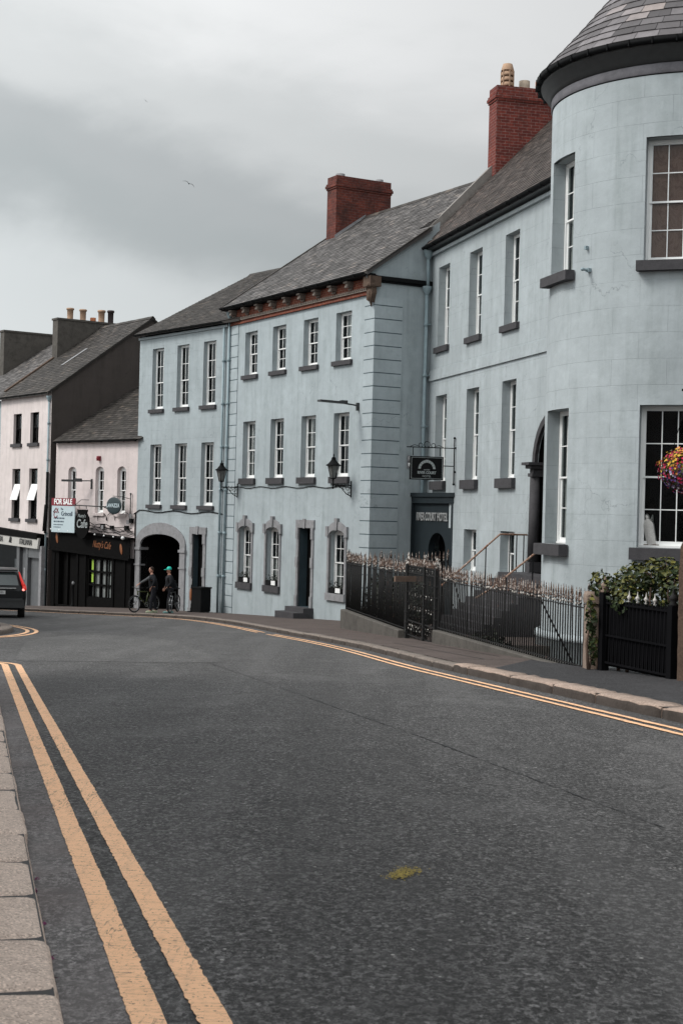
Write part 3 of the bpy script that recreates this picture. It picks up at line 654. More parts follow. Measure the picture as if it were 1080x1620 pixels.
def gable_roof(root, x0, x1, yf, zf, yr, zr, mat, clipf=None, row=.2, w=.26, under=True, yb=None, name='roof', ridge=True, rmat='slate_old'):
    yb = yb if yb is not None else 2 * yr - yf
    mb = MB(); slates(mb, x0, x1, yf, zf, yr, zr, row, w, clipf=clipf)
    e = .02
    if clipf is None:
        for (xa, xb) in ((x0, x1),):
            mb.F([(xa, yf, zf - e), (xb, yf, zf - e), (xb, yr, zr - e), (xa, yr, zr - e)], 0, .2)
            mb.F([(xa, yf, zf - .12), (xb, yf, zf - .12), (xb, yf, zf - e), (xa, yf, zf - e)], 0, .2)
            mb.F([(xa, yf, zf - .12), (xa, yr, zr - .12), (xb, yr, zr - .12), (xb, yf, zf - .12)], 0, .2)
            mb.F([(xb, yr, zr), (xb, yb, zf), (xa, yb, zf), (xa, yr, zr)], 0, .4)
            for xx in (xa, xb): mb.F([(xx, yf, zf - .12), (xx, yf, zf), (xx, yr, zr), (xx, yr, zr - .12)], 0, .1); mb.F([(xx, yr, zr - .12), (xx, yr, zr), (xx, yb, zf), (xx, yb, zf - .12)], 0, .1)
    else:
        clipf('base', mb)
    if ridge:
        n = int((x1 - x0) / .45)
        for i in range(n):
            a, b = lerp(x0, x1, i / n), lerp(x0, x1, (i + 1) / n); 
            if clipf and not clipf((a + b) / 2, yr): continue
            dz = random.uniform(-.006, .006); t = random.random()
            mb.F([(a, yr - .16, zr - .08 + dz), (b - .01, yr - .16, zr - .08 + dz), (b - .01, yr, zr + .07 + dz), (a, yr, zr + .07 + dz)], 1, t); mb.F([(a, yr, zr + .07 + dz), (b - .01, yr, zr + .07 + dz), (b - .01, yr + .16, zr - .08 + dz), (a, yr + .16, zr - .08 + dz)], 1, t)
    return mb.build(name, [mat, rmat], root)
def chimney(roof, x0, y0, z0, x1, y1, z1, mat, pots, cap='corbel', slopez=None, flash=True, capm=None):
    mb = MB(); mb.box(x0, y0, z0, x1, y1, z1 - .55)
    if cap == 'corbel':
        for (a, b, o_) in ((.55, .47, .035), (.47, .36, .075), (.36, .28, .045), (.28, .0, .0)):
            mb.box(x0 - o_, y0 - o_, z1 - a, x1 + o_, y1 + o_, z1 - b)
    else:
        mb.box(x0, y0, z1 - .55, x1, y1, z1 - .1); mb.box(x0 - .05, y0 - .05, z1 - .1, x1 + .05, y1 + .05, z1)
    c = mb.build('chimney', mat, roof)
    for (px, py, r, h, m, kind) in pots:
        p = MB()
        if kind == 'louvre':
            p.lathe([(r * 1.0, 0), (r, .05)], (px, py, z1), 16)
            for k in range(3):
                zz = z1 + .08 + k * h * .21; p.lathe([(r * .93, 0), (r * 1.02, h * .03), (r * .86, h * .15), (r * .60, h * .155), (r * .6, h * .21)], (px, py, zz), 16)
            for a in range(6): p.obox((px + r * .95 * cos(a * pi / 3), py + r * .95 * sin(a * pi / 3), z1 + h * .35), (.02, 0, 0), (0, .02, 0), (0, 0, h * .35))
            p.lathe([(r * 1.0, 0), (r * .95, .05), (r * .72, h * .26), (r * .6, h * .27)], (px, py, z1 + .08 + h * .63), 16)
        elif kind == 'stub':
            p.lathe([(r, 0), (r, h), (r * .8, h), (r * .8, h - .1)], (px, py, z1), 14)
        else:
            p.lathe([(r * .95, 0), (r * .85, h * .1), (r * .9, h * .82), (r * 1.1, h * .84), (r * 1.15, h * .93), (r * 1.0, h), (r * .75, h), (r * .72, h * .7)], (px, py, z1), 14)
        p.build('chimney_pot', m, c)
    return c
def gutter_pipe(root, x0, x1, y, z, mat='black', r=.06, name='gutter'):
    mb = MB(); n = 8; 
    for i in range(n):
        a0, a1 = pi + pi * i / n, pi + pi * (i + 1) / n
        mb.F([(x0, y + r * cos(a0), z + r * sin(a0)), (x1, y + r * cos(a0), z + r * sin(a0)), (x1, y + r * cos(a1), z + r * sin(a1)), (x0, y + r * cos(a1), z + r * sin(a1))][::-1])
    x = x0 + .4
    while x < x1: mb.box(x, y - r - .008, z - r - .01, x + .03, y + r, z + .01); x += .9
    return mb.build(name, mat, root)
def downpipe(root, x, y, z0, z1, mat='pipe', r=.045, hopper=True, hz=None):
    mb = MB(); mb.tube([(x, y, z0), (x, y, z1)], r, 10)
    for z in [z0 + k * 1.8 for k in range(1, int((z1 - z0) / 1.8) + 1)]: mb.lathe([(r, -.06), (r * 1.35, -.05), (r * 1.35, .05), (r, .06)], (x, y, z), 10); mb.box(x - r * 2, y + r * .8, z - .02, x + r * 2, y + r * 2.0, z + .02)
    if hopper: mb.lathe([(r, -.25), (r * 2.4, -.08), (r * 2.8, 0), (r * 2.8, .05)], (x, y, z1), 10)
    mb.tube([(x, y, z0), (x, y - .12, z0 - .1)], r, 8)
    return mb.build('downpipe', mat, root)
def W2(P, rz, x, y, z=0):
    return (P[0] + x * cos(rz) - y * sin(rz), P[1] + x * sin(rz) + y * cos(rz), z)
random.seed(11)
def rebase(root, z):
    for ch in root.children: ch.location.z -= z
    root.location.z += z
def cur(k=None):
    """random net-curtain layout (x0,x1,z0,z1 as fractions)"""
    k = random.random() if k is None else k
    if k < .3: return None
    if k < .55: return [(.0, .26, 0, .97), (.74, 1, 0, .97)]
    if k < .75: return [(.55, 1, .35, .97)]
    return [(.0, .35, .5, .97), (.5, 1, .5, .97)]
def quoins(root, boxes, z0, z1, step=.47, mat='quoin', jm='joint'):
    """boxes: list of (x0,y0,x1,y1) footprints, blocks separated by dark open joints"""
    mb = MB(); z = z0
    while z < z1:
        for (a, b, c, d) in boxes: mb.box(a, b, z, c, d, min(z + step - .035, z1), 0)
        z += step
    for (a, b, c, d) in boxes: mb.box(a + .012, b + .012, z0, c - .012, d + (-.012 if d - b > .2 else 0), z1 - .01, 1)
    return mb.build('quoin_strip', [mat, jm], root)
def surround(root, cx, w, z0, z1, rise=0, jw=.13, mat='limest', door=False):
    mb = MB(); x0, x1 = cx - w / 2, cx + w / 2; zs = z1 - rise
    for s_, (a, b) in ((-1, (x0 - jw, x0)), (1, (x1, x1 + jw))):
        mb.box(a, -.045, z0, b, .05, zs - .001)
        if door:
            for (c, d) in ((z0, z0 + .42), (lerp(z0, zs, .50), lerp(z0, zs, .50) + .38), (zs - .42, zs)):
                mb.box(a - .03, -.07, c, b - .002, -.002, d - .004)
    if rise:
        P = arc(x0, x1, zs, rise, 10); Q = arc(x0 - jw - .06, x1 + jw + .06, zs, rise + .30, 10)
        for i in range(10):
            mb.prism([P[i], P[i + 1], Q[i + 1], Q[i]], -.06, -.002)
        mb.box(x0 - jw - .08, -.09, zs - .06, x0 - .03, -.003, zs + .32); mb.box(x1 + .03, -.09, zs - .06, x1 + jw + .08, -.003, zs + .32)
        mb.prism([(cx - .07, zs + rise - .02), (cx + .07, zs + rise - .02), (cx + .11, zs + rise + .42), (cx - .11, zs + rise + .42)], -.11, -.003)
    else:
        mb.box(x0 - jw - .04, -.06, z1, x1 + jw + .04, .05, z1 + .30); mb.prism([(cx - .06, z1 - .02), (cx + .06, z1 - .02), (cx + .10, z1 + .34), (cx - .10, z1 + .34)], -.10, -.061)
    return mb.build('surround', mat, root)
def steps(root, x0, x1, n, rise, tread, z0, mat='sill', name='step', flare=.0):
    for i in range(n):
        mb = MB(); o_ = (n - i) * tread
        mb.box(x0 - flare * (n - i), -o_, z0 - .6, x1 + flare * (n - i), -.0 - (0 if i == n - 1 else (n - i - 1) * tread + .002), z0 + rise * (i + 1)); mb.build(name, mat, root)

# ---------------------------------------------------------------- three-storey house with the brick cornice
rzM = atan2(-.872, .49); PM = (-4.55, 61.5)
mid = empty('terraced_house', (*PM, 0), rzM, 'pale blue house with red brick cornice, quoined corner and red brick chimney', 'building')
XE = 11.3
wins_u = [1.5, 4.0, 6.6, 9.12]; up = (7.06, 8.82); md = (2.87, 5.18); gr = (-1.35, .95); ww = 1.14
ops = [(c - ww / 2, c + ww / 2, *up) for c in wins_u] + [(c - ww / 2, c + ww / 2, *md) for c in wins_u]
gw = [1.42, 3.9, 9.05]; ops += [(c - ww / 2, c + ww / 2, *gr) for c in gw] + [(6.08, 7.12, -2.0, .97)]
mb = MB(); wallgrid(mb, -.6, XE, -3.6, 9.3, ops)
mb.F([(XE, 0, -3.6), (XE, 4.5, -3.6), (XE, 4.5, 9.75), (XE, 0, 9.75)]); mb.F([(-.6, 0, -3.6), (-.6, 11, -3.6), (-.6, 11, 9.9), (-.6, 0, 9.9)])
zE, zR, yE, yR = 9.95, 14.3, -.42, 5.8
mb.F([(XE - .01, -.38, 9.75), (XE - .01, 2.6, 9.75), (XE - .01, 2.6, zE + (zR - zE) * (2.6 - yE) / (yR - yE) - .03), (XE - .01, -.38, zE - .0)])
mb.F([(-.6, 11, -3.6), (XE, 11, -3.6), (XE, 11, 9.9), (-.6, 11, 9.9)]); mb.F([(-.59, yE, zE), (-.59, yR, zR - .15), (-.59, 11, 9.9)])
mb.build('wall', 'mid', mid)
for c in wins_u: window(mid, c, ww, *up, 'mid', D=.21, cols=3, rows=2, curtain=[(.3, 1, .0, .97)] if c > 8 else [(.45, 1, .45, .97)])
for i, c in enumerate(wins_u): window(mid, c, ww, *md, 'mid', D=.21, cols=3, rows=2, curtain=cur(.4 if i in (0, 2) else .1), gap=.02, sill_h=.24)
for c in gw:
    window(mid, c, ww, *gr, 'dkgrey' if 0 else 'mid', cols=3, rows=2, rise=.2, D=.2, curtain=[(.0, .3, 0, .5)], sillm='limest' if c > 8 else 'sill', sill_h=.26, sill_o=.10)
    surround(mid, c, ww, -1.35, .95, .2)
def door(root, cx, w, z0, z1, D, mat='shopblk', fan=.45, revm='portal2', panels=True, leafname='door'):
    mb = MB(); x0, x1 = cx - w / 2, cx + w / 2
    mb.F([(x0, 0, z0), (x0, D, z0), (x0, D, z1), (x0, 0, z1)]); mb.F([(x1, D, z0), (x1, 0, z0), (x1, 0, z1), (x1, D, z1)]); mb.F([(x0, D, z1), (x1, D, z1), (x1, 0, z1), (x0, 0, z1)]); mb.F([(x0, 0, z0), (x1, 0, z0), (x1, D, z0), (x0, D, z0)])
    mb.F([(x0, D + .06, z0), (x1, D + .06, z0), (x1, D + .06, z1), (x0, D + .06, z1)], 1)
    fr_ = mb.build('doorway', [revm, 'dark'], root)
    m = MB(); zt = z1 - fan; m.box(x0 + .06, D, z0 + .01, x1 - .06, D + .045, zt - .05)
    if panels:
        for (a, b) in ((.12, .47), (.53, .88)):
            for (c, d) in ((.06, .3), (.36, .66), (.72, .94)):
                m.box(lerp(x0 + .06, x1 - .06, a), D - .014, lerp(z0, zt, c), lerp(x0 + .06, x1 - .06, b), D - .001, lerp(z0, zt, d))
    m.box(x0 + .003, D - .02, z0 + .002, x0 + .058, D + .05, z1 - .003); m.box(x1 - .058, D - .02, z0 + .002, x1 - .003, D + .05, z1 - .003); m.box(x0 + .06, D - .02, zt - .048, x1 - .06, D + .05, zt + .03)
    lf = m.build(leafname, mat, fr_)
    k = MB(); k.ell((x1 - .16, D - .05, z0 + 1.0), (.03, .03, .03), 8); k.build('door_knob', 'limest', lf)
    return fr_
door(mid, 6.6, 1.04, -2.0, .97, .38, 'shopblk', .5); surround(mid, 6.6, 1.04, -2.0, .97, 0, .16, door=True)
steps(mid, 5.85, 7.35, 2, .17, .42, -2.34, 'sill', flare=.0)
quoins(mid, [(10.62, -.028, XE + .028, 1.12)], -2.9, 9.1); quoins(mid, [(-.58, -.028, .3, .0)], -2.9, 9.2)
# cornice: brick frieze, dentil course, stone corbels, dark soffit, gutter
mb = MB(); mb.box(-.6, -.05, 9.22, XE + .0, .06, 9.88); mb.box(-.6, -.09, 9.22, XE, -.051, 9.28); mb.build('brick_frieze', 'frieze', mid)
mb = MB(); x = -.55
mb.box(-.6, -.12, 9.36, XE, -.051, 9.40)
while x < XE: mb.box(x, -.14, 9.405, x + .07, -.051, 9.47); x += .14
mb.build('dentil_course', 'granite_g', mid)
for i in range(9):
    x = .05 + i * 1.21; mb = MB()
    mb.box(x - .13, -.34, 9.74, x + .13, -.051, 9.80); mb.prism([(x - .09, 9.60), (x + .09, 9.60), (x + .09, 9.735), (x - .09, 9.735)], -.28, -.051); mb.tube([(x - .1, -.26, 9.62), (x + .1, -.26, 9.62)], .05, 8); mb.tube([(x - .1, -.12, 9.55), (x + .1, -.12, 9.55)], .04, 8)
    mb.build('corbel', 'granite_g', mid)
mb = MB(); mb.box(-.6, -.40, 9.82, XE + .1, -.052, 9.90); mb.box(XE + .002, -.3, 9.70, XE + .14, 2.4, 9.84); mb.box(XE + .002, -.2, 9.62, XE + .07, 2.4, 9.698); mb.build('eaves_moulding', 'black', mid)
mb = MB(); mb.box(XE - .28, -.34, 9.45, XE + .22, .1, 9.80); mb.prism([(XE - .2, 9.0), (XE + .05, 8.9), (XE + .16, 9.2), (XE + .16, 9.449), (XE - .22, 9.449)], -.24, -.052); mb.ell((XE - .02, -.2, 9.15), (.12, .12, .24), 10); mb.ell((XE + .08, -.2, 9.5), (.17, .2, .12), 10); mb.tube([(XE - .02, -.17, 8.95), (XE - .02, -.13, 8.75)], [.06, .015], 8)
mb.build('corner_console', 'rubble', mid)
gutter_pipe(mid, -.6, XE + .1, -.46, 9.93, r=.07)
# roof, cut where it runs into the taller neighbour's gable
def clipM(x, y=None):
    if x == 'base':
        mb = y; pts = [(-.62, yE), (11.42, yE), (11.42, 2.2), (10.36, 2.3), (11.25, yR), (-.62, yR)]
        zf = lambda yy: zE + (zR - zE) * (yy - yE) / (yR - yE)
        mb.F([(a, b, zf(b) - .02) for a, b in pts], 0, .2)
        mb.F([(-.62, yE, zE - .1), (11.42, yE, zE - .1), (11.42, yE, zE - .02), (-.62, yE, zE - .02)], 0, .1)
        mb.F([(11.42, yE, zE - .14), (11.42, 2.2, zf(2.2) - .14), (11.42, 2.2, zf(2.2) + .02), (11.42, yE, zE + .02)], 0, .3)
        mb.F([(-.62, yE, zE - .14), (-.62, yR, zR - .14), (-.62, yR, zR + .02), (-.62, yE, zE + .02)], 0, .3)
        mb.F([(-.62, yR, zR - .02), (11.25, yR, zR - .02), (11.25, 12, 9.9), (-.62, 12, 9.9)], 0, .3)
        mb.F([(10.36, 2.3, zf(2.3) - .9), (11.25, yR, zR - .9), (11.25, yR, zR), (10.36, 2.3, zf(2.3))], 0, .2)
        mb.F([(-.62, yE, zE - .12), (11.4, yE, zE - .12), (11.4, 0, zE - .12), (-.62, 0, zE - .12)], 0, 0)
        return
    if y > 2.2 and x > 10.36 + (y - 2.3) * .254: return False
    return True
roofM = gable_roof(mid, -.62, 11.42, yE, zE, yR, zR, 'slate', clipM, .19, .27)
# verge at the far gable and the near gable
for xx in (-.66, 11.36):
    mb = MB()
    ye = yR if xx < 0 else 2.1; n = 12
    for i in range(n):
        a, b = lerp(yE, ye, i / n), lerp(yE, ye, (i + 1) / n); zf = lambda yy: zE + (zR - zE) * (yy - yE) / (yR - yE)
        mb.bar((xx + .05, a, zf(a) + .035), (xx + .05, b - .01, zf(b) + .035), .15, .03)
    mb.build('verge', 'slate_old', roofM)
chimney(roofM, -.39, 4.35, 12.6, .42, 7.05, 15.95, 'brick_old', [(0, 4.75, .2, .16, 'limest', 'stub'), (0, 6.7, .17, .16, 'limest', 'stub')])
mb = MB()
for i in range(9):
    a, b = lerp(4.3, 5.8, i / 9), lerp(4.3, 5.8, (i + 1) / 9); zf = lambda yy: zE + (zR - zE) * (yy - yE) / (yR - yE)
    mb.F([(.44, a, zf(a) + .03), (.44, b, zf(b) + .03), (.44, b, zf(b) + .14), (.44, a, zf(a) + .14)]); mb.F([(.44, a, zf(a) + .03), (.60, a, zf(a) + .04), (.60, b, zf(b) + .04), (.44, b, zf(b) + .03)])
mb.build('lead_flashing', 'limest', roofM)
downpipe(mid, -.42, -.1, -3.0, 9.75, 'pipe', .05)
pp = downpipe(mid, XE + .1, 2.05, -2.5, 9.6, 'pipe', .065); 
mb = MB(); mb.lathe([(.06, 0), (.14, .12), (.18, .3), (.18, .36)], (XE + .15, 2.05, 10.6), 10); mb.tube([(XE + .15, 2.05, 9.6), (XE + .15, 2.05, 10.7)], .06, 10); mb.tube([(XE + .15, 2.05, 10.9), (XE + .2, 2.2, 11.3)], .1, 8); mb.build('rainwater_head', 'pipe', mid)
mb = MB(); mb.tube([(x * .45, -.03, 2.50 + .035 * sin(x * 1.3)) for x in range(0, 23)], .014, 5); mb.build('wall_cable', 'black', mid)
rebase(mid, -2.9)

# ---------------------------------------------------------------- blue house with the carriage arch
rzB = atan2(-.797, .604); PB = (-9.35, 67.9)
blu = empty('terraced_house', (*PB, 0), rzB, 'pale blue house with a wide carriage arch, three windows across', 'building')
bc = [1.62, 3.78, 5.96]; bu = (6.0, 8.73); bl = (1.72, 4.42)
ops = [(c - .5, c + .5, *bu) for c in bc] + [(c - .5, c + .5, *bl) for c in bc] + [(.5, 3.98, -3.9, .42), (4.98, 5.84, -3.4, .50)]
mb = MB(); wallgrid(mb, -.05, 7.45, -4.2, 9.3, ops); spandrel(mb, .5, 3.98, -.05, .42, .45, 0, .03)
mb.F([(-.05, 0, -4.2), (-.05, 10, -4.2), (-.05, 10, 9.4), (-.05, 0, 9.4)]); mb.F([(-.05, 0, 9.3), (-.05, 5.9, 12.7), (-.05, 11.8, 9.4)]); mb.F([(-.05, 10, -4.2), (7.45, 10, -4.2), (7.45, 10, 9.4), (-.05, 10, 9.4)])
mb.build('wall', 'blue3', blu)
for i, c in enumerate(bc):
    window(blu, c, 1.0, *bu, 'blue3', cols=3, rows=2, curtain=[(.6, 1, .55, .97)], half=.44, fr=.05)
    window(blu, c, 1.0, *bl, 'blue3', cols=3, rows=2, curtain=cur(.6 if i else .2), half=.44, fr=.05)
door(blu, 5.41, .86, -3.4, .50, .3, 'shopblk', .6); surround(blu, 5.41, .86, -3.1, .50, 0, .2, door=True)
# carriage arch: dark passage, stone piers and ring, back wall with two faint lettered boards
mb = MB(); x0, x1 = .5, 3.98
mb.F([(x0, 0, -4), (x0, 6, -4), (x0, 6, .5), (x0, 0, .5)]); mb.F([(x1, 6, -4), (x1, 0, -4), (x1, 0, .5), (x1, 6, .5)]); mb.F([(x0, 6, -4), (x1, 6, -4), (x1, 6, .5), (x0, 6, .5)]); mb.F([(x0, .5, .43), (x1, .5, .43), (x1, 6, .43), (x0, 6, .43)])
mb.build('archway_passage', 'shopblk', blu)
mb = MB(); P = arc(.5, 3.98, -.05, .47, 14); Q = arc(.06, 4.42, -.05, .98, 14)
for i in range(14): mb.prism([P[i], P[i + 1], Q[i + 1], Q[i]], -.06, -.002)
mb.build('arch_ring', 'limest', blu)
for (a, b) in ((.08, .5), (3.98, 4.42)):
    mb = MB(); mb.box(a, -.07, -4.0, b, .35, -.34); mb.box(a - .05, -.12, -.34, b + .05, .36, -.22); mb.box(a, -.07, -.22, b, .35, -.052); mb.box(a - .04, -.10, -1.06, b + .04, .2, -.98); mb.build('arch_pier', 'limest', blu)
gutter_pipe(blu, -.1, 7.4, -.30, 9.42, r=.06)
mb = MB(); mb.box(-.05, -.08, 9.20, 7.4, -.002, 9.30); mb.build('eaves_moulding', 'blue3', blu)
roofB = gable_roof(blu, -.15, 8.6, -.28, 9.45, 5.96, 12.9, 'slate_old', None, .2, .27, yb=11.9)
downpipe(blu, 7.2, -.1, -3.0, 9.2, 'pipe', .05, hopper=False)
mb = MB(); mb.tube([(x * .5 - .2, -.03, 1.42 + .05 * sin(x * 1.1) - (.15 if x == 0 else 0)) for x in range(0, 16)], .02, 5); mb.tube([(-.02, -.04, 1.3), (-.04, -.04, 0.6), (.02, -.04, -.6), (0, -.04, -1.4)], .03, 5); mb.build('wall_cable', 'black', blu)
rebase(blu, -3.1)

# ---------------------------------------------------------------- cafe
rzC = atan2(-4.7, 4.55); PC = (-13.9, 72.6)
caf = empty('cafe_building', (*PC, 0), rzC, 'low pink cafe with black shopfront and three narrow arched windows', 'building')
cc_ = [1.28, 3.57, 5.32]; ops = [(c - .34, c + .34, 1.27, 3.46) for c in cc_]
LC = 6.54
mb = MB(); wallgrid(mb, -.15, LC + .25, -4.3, 4.66, ops); mb.F([(-.15, 5, -4.3), (LC, 5, -4.3), (LC, 5, 8), (-.15, 5, 8)]); mb.build('wall', 'pink', caf)
for c in cc_: window(caf, c, .68, 1.27, 3.46, 'pink', D=.16, rise=.25, cols=2, rows=2, fr=.06, curtain=[(.1, .9, .0, .45)], half=.52, sillm='pink', sill_h=.14, sill_o=.07)
gutter_pipe(caf, -.1, LC + .1, -.22, 4.66, r=.06, mat='black')
mb = MB(); slates(mb, -.2, LC + .45, -.2, 4.70, 4.9, 8.0, .2, .27); mb.F([(-.2, -.2, 4.68), (LC + .45, -.2, 4.68), (LC + .45, 4.9, 7.98), (-.2, 4.9, 7.98)], 0, .2); mb.F([(-.2, 4.9, 7.98), (LC + .45, 4.9, 7.98), (LC + .45, 10, 5), (-.2, 10, 5)], 0, .2); mb.build('roof', 'slate_old', caf)
# shopfront
mb = MB(); F0, F1 = .05, LC + .0
mb.prism([(F0, -.50), (F1, -.78), (F1, .10), (F0, .42)], -.34, -.30); mb.prism([(F0, .42), (F1, .10), (F1, .17), (F0, .49)], -.46, -.002); mb.prism([(F0, -.58), (F1, -.86), (F1, -.78), (F0, -.50)], -.40, -.05)
fas = mb.build('fascia', 'shopblk', caf)
mb = MB(); mb.box(F0, -.24, -4.2, 3.05, -.003, -3.2); mb.box(F0, -.26, -3.2, .7, -.003, -.55); mb.box(2.2, -.25, -3.2, 3.1, -.003, -.66); mb.box(5.1, -.25, -4.2, F1, -.003, -.80); mb.box(3.1, -.24, -4.2, 5.1, -.003, -2.72); mb.box(1.3, -.22, -3.2, 1.42, -.003, -.6); mb.box(3.1, -.2, -.86, 5.1, -.003, -.68)
for x in (.3, 2.3, 2.95, 5.2, 6.1): mb.box(x - .09, -.30, -4.1, x + .09, -.262, -.72)
mb.build('shopfront_panels', 'shopblk', caf)
mb = MB(); mb.F([(.7, -.02, -3.2), (2.2, -.02, -3.2), (2.2, -.02, -.6), (.7, -.02, -.6)], 0); mb.box(1.5, -.14, -3.2, 2.15, -.10, -.72); mb.build('cafe_door', 'shopblk', caf)
mb = MB(); mb.box(.86, -.10, -3.0, 1.02, -.06, -.8); mb.build('door_glazing', 'curtain', caf) if 0 else None
sw = empty('shop_window', (0, 0, 0)); sw.parent = caf
mb = MB(); mb.box(3.1, -.06, -2.72, 5.1, -.05, -.86); mb.build('backing', 'dark', sw)
mb = MB(); n = 4
for i in range(4):
    a, b = 3.15 + i * .475, 3.15 + (i + 1) * .475; k = 6
    for j in range(k):
        u0, u1 = lerp(a, b, j / k), lerp(a, b, (j + 1) / k)
        if i == 0 and j < 3 or random.random() < .12: continue
        mb.F([(u0, -.09 - .012 * (j % 2), -2.66), (u1, -.09 - .012 * ((j + 1) % 2), -2.66), (u1, -.09 - .012 * ((j + 1) % 2), -.92), (u0, -.09 - .012 * (j % 2), -.92)])
M['cafe_curtain'] = m_plain('grey_cafe_curtain', (.20, .215, .21), .9, .1, .25, 8); mb.build('curtain', 'cafe_curtain', sw)
mb = MB()
for i in range(5): x = 3.12 + i * .49; mb.box(x - .05, -.21, -2.74, x + .05, -.15, -.84)
for i in range(4): z = -2.72 + i * .615; mb.box(3.1, -.20, z - .045, 5.12, -.152, z + .045)
mb.build('glazing_bars', 'shopblk', sw)
M['lime'] = m_plain('lime_green_poster', (.32, .50, .07), .7, .3, .1); mb = MB(); mb.box(3.27, -.115, -1.42, 3.42, -.108, -.9); mb.box(3.27, -.115, -2.0, 3.45, -.108, -1.5); mb.build('poster', 'lime', sw)
M['orange'] = m_plain('orange_paint', (.22, .08, .03), .6, .3, .15)
text("Nutty's Cafe", .46, 'orange', caf, (4.35, -.345, -.22), (rad(90), rad(2.6), 0), sx=.62, shear=.4)
mb = MB()
for (x, z) in ((.62, .0), (5.9, -.36)): mb.ell((x, -.35, z), (.10, .02, .26), 10, rot=Matrix.Rotation(-.25, 3, 'Y'))
mb.build('fascia_emblem', 'orange', caf)
# clutter on top of the fascia: cables, junction boxes, string of bulbs
mb = MB(); random.seed(5)
for k in range(4):
    z0 = .62 + .09 * k; mb.tube([(F0 + .1 + i * .33, -.06 - .03 * k, z0 - .05 * i * .33 + .07 * random.uniform(-1, 1)) for i in range(20)], .018, 5)
mb.tube([(3.9 + .7 * sin(a) * .5, -.05, .98 + .3 * cos(a)) for a in [i * .5 - 1.8 for i in range(8)]], .015, 5); mb.tube([(4.6 + .32 * sin(a), -.05, .98 + .3 * cos(a)) for a in [i * .5 - 1.8 for i in range(8)]], .015, 5)
for (x, z, s_) in ((.9, .75, .12), (4.0, .68, .09), (4.75, .62, .08), (5.9, .62, .1), (2.6, .66, .07), (6.25, .95, .1)): mb.box(x - s_, -.14, z - s_, x + s_, -.005, z + s_)
mb.build('wall_cable', 'black', caf)
mb = MB()
for (x, z) in ((1.0, .72), (4.1, .62), (6.1, .9), (6.28, 1.2)): mb.box(x - .1, -.16, z - .1, x + .08, -.142, z + .08)
mb.build('junction_box', 'limest', caf)
for i in range(9):
    x = .3 + i * .74; mb = MB(); r = .045 if i != 8 else .09; mb.ell((x, -.5, .44 - .045 * x), (r, r, r), 8); mb.build('bulb', 'white', caf)
rebase(caf, -3.5)

# ---------------------------------------------------------------- off-white house over the pizzeria, and its neighbour
rzW = atan2(-.819, .574); PW = (-18.2, 78.4)
whi = empty('terraced_house', (*PW, 0), rzW, 'off white house above the pizzeria shopfront, with a bare dark gable wall', 'building')
wc = [2.58, 4.74]; wu = (4.68, 6.22); wl = (.87, 3.4); ops = [(c - .52, c + .52, *wu) for c in wc] + [(c - .52, c + .52, *wl) for c in wc]
mb = MB(); wallgrid(mb, .35, 6.75, -4.6, 7.2, ops); mb.build('wall', 'cream', whi)
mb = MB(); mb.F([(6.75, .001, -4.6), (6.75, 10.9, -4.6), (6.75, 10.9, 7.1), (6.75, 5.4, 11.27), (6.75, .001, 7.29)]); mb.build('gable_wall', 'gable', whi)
for c in wc:
    window(whi, c, 1.04, *wu, 'cream', cols=2, rows=1, D=.14, sash='shopblk', fr=.05)
    w_ = window(whi, c, 1.04, *wl, 'cream', cols=1, rows=1, D=.14, sash='shopblk', fr=.05, half=.5)
    mb = MB(); mb.box(-.44, .0, -.85, .44, .03, 0); q = mb.build('open_casement', 'white', w_, (0, .10, 2.62)); q.rotation_euler = (rad(-17), 0, 0)
gutter_pipe(whi, .3, 6.8, -.22, 7.1, r=.06)
zW = lambda y: 7.12 + (11.3 - 7.12) * (y + .25) / 5.65
roofW = gable_roof(whi, .3, 6.85, -.25, 7.12, 5.4, 11.3, 'slate_old', None, .2, .27, yb=11)
chimney(roofW, .1, 2.9, 8.5, .75, 7.2, 11.62, 'concrete', [(.42, 3.75, .19, .62, 'pot', ''), (.42, 4.5, .19, .62, 'pot', ''), (.42, 5.6, .2, .68, 'pot', ''), (.42, 6.15, .18, .72, 'pot_dk', ''), (.42, 5.1, .16, .22, 'pot_or', 'stub')], cap='flat')
mb = MB(); mb.bar((.3, .2, zW(.2) + .06), (.3, 2.9, zW(2.9) + .06), .24, .07); mb.build('coping', 'rubble', roofW)
mb = MB(); mb.F([(3.2, 2.0, zW(2.0) + .045), (3.5, 2.0, zW(2.0) + .045), (3.7, 3.3, zW(3.3) + .045), (3.4, 3.3, zW(3.3) + .045)]); mb.build('roof_patch', 'limest', roofW)
downpipe(whi, 6.62, -.08, -3.4, 6.9, 'pipe', .05); mb = MB(); mb.tube([(6.68, -.1, 3.2), (6.72, -.12, 1.5), (6.66, -.14, .2)], .07, 6); mb.tube([(6.5, -.1, 1.6), (6.55, -.2, .3)], .04, 5); mb.build('wall_cable', 'black', whi)
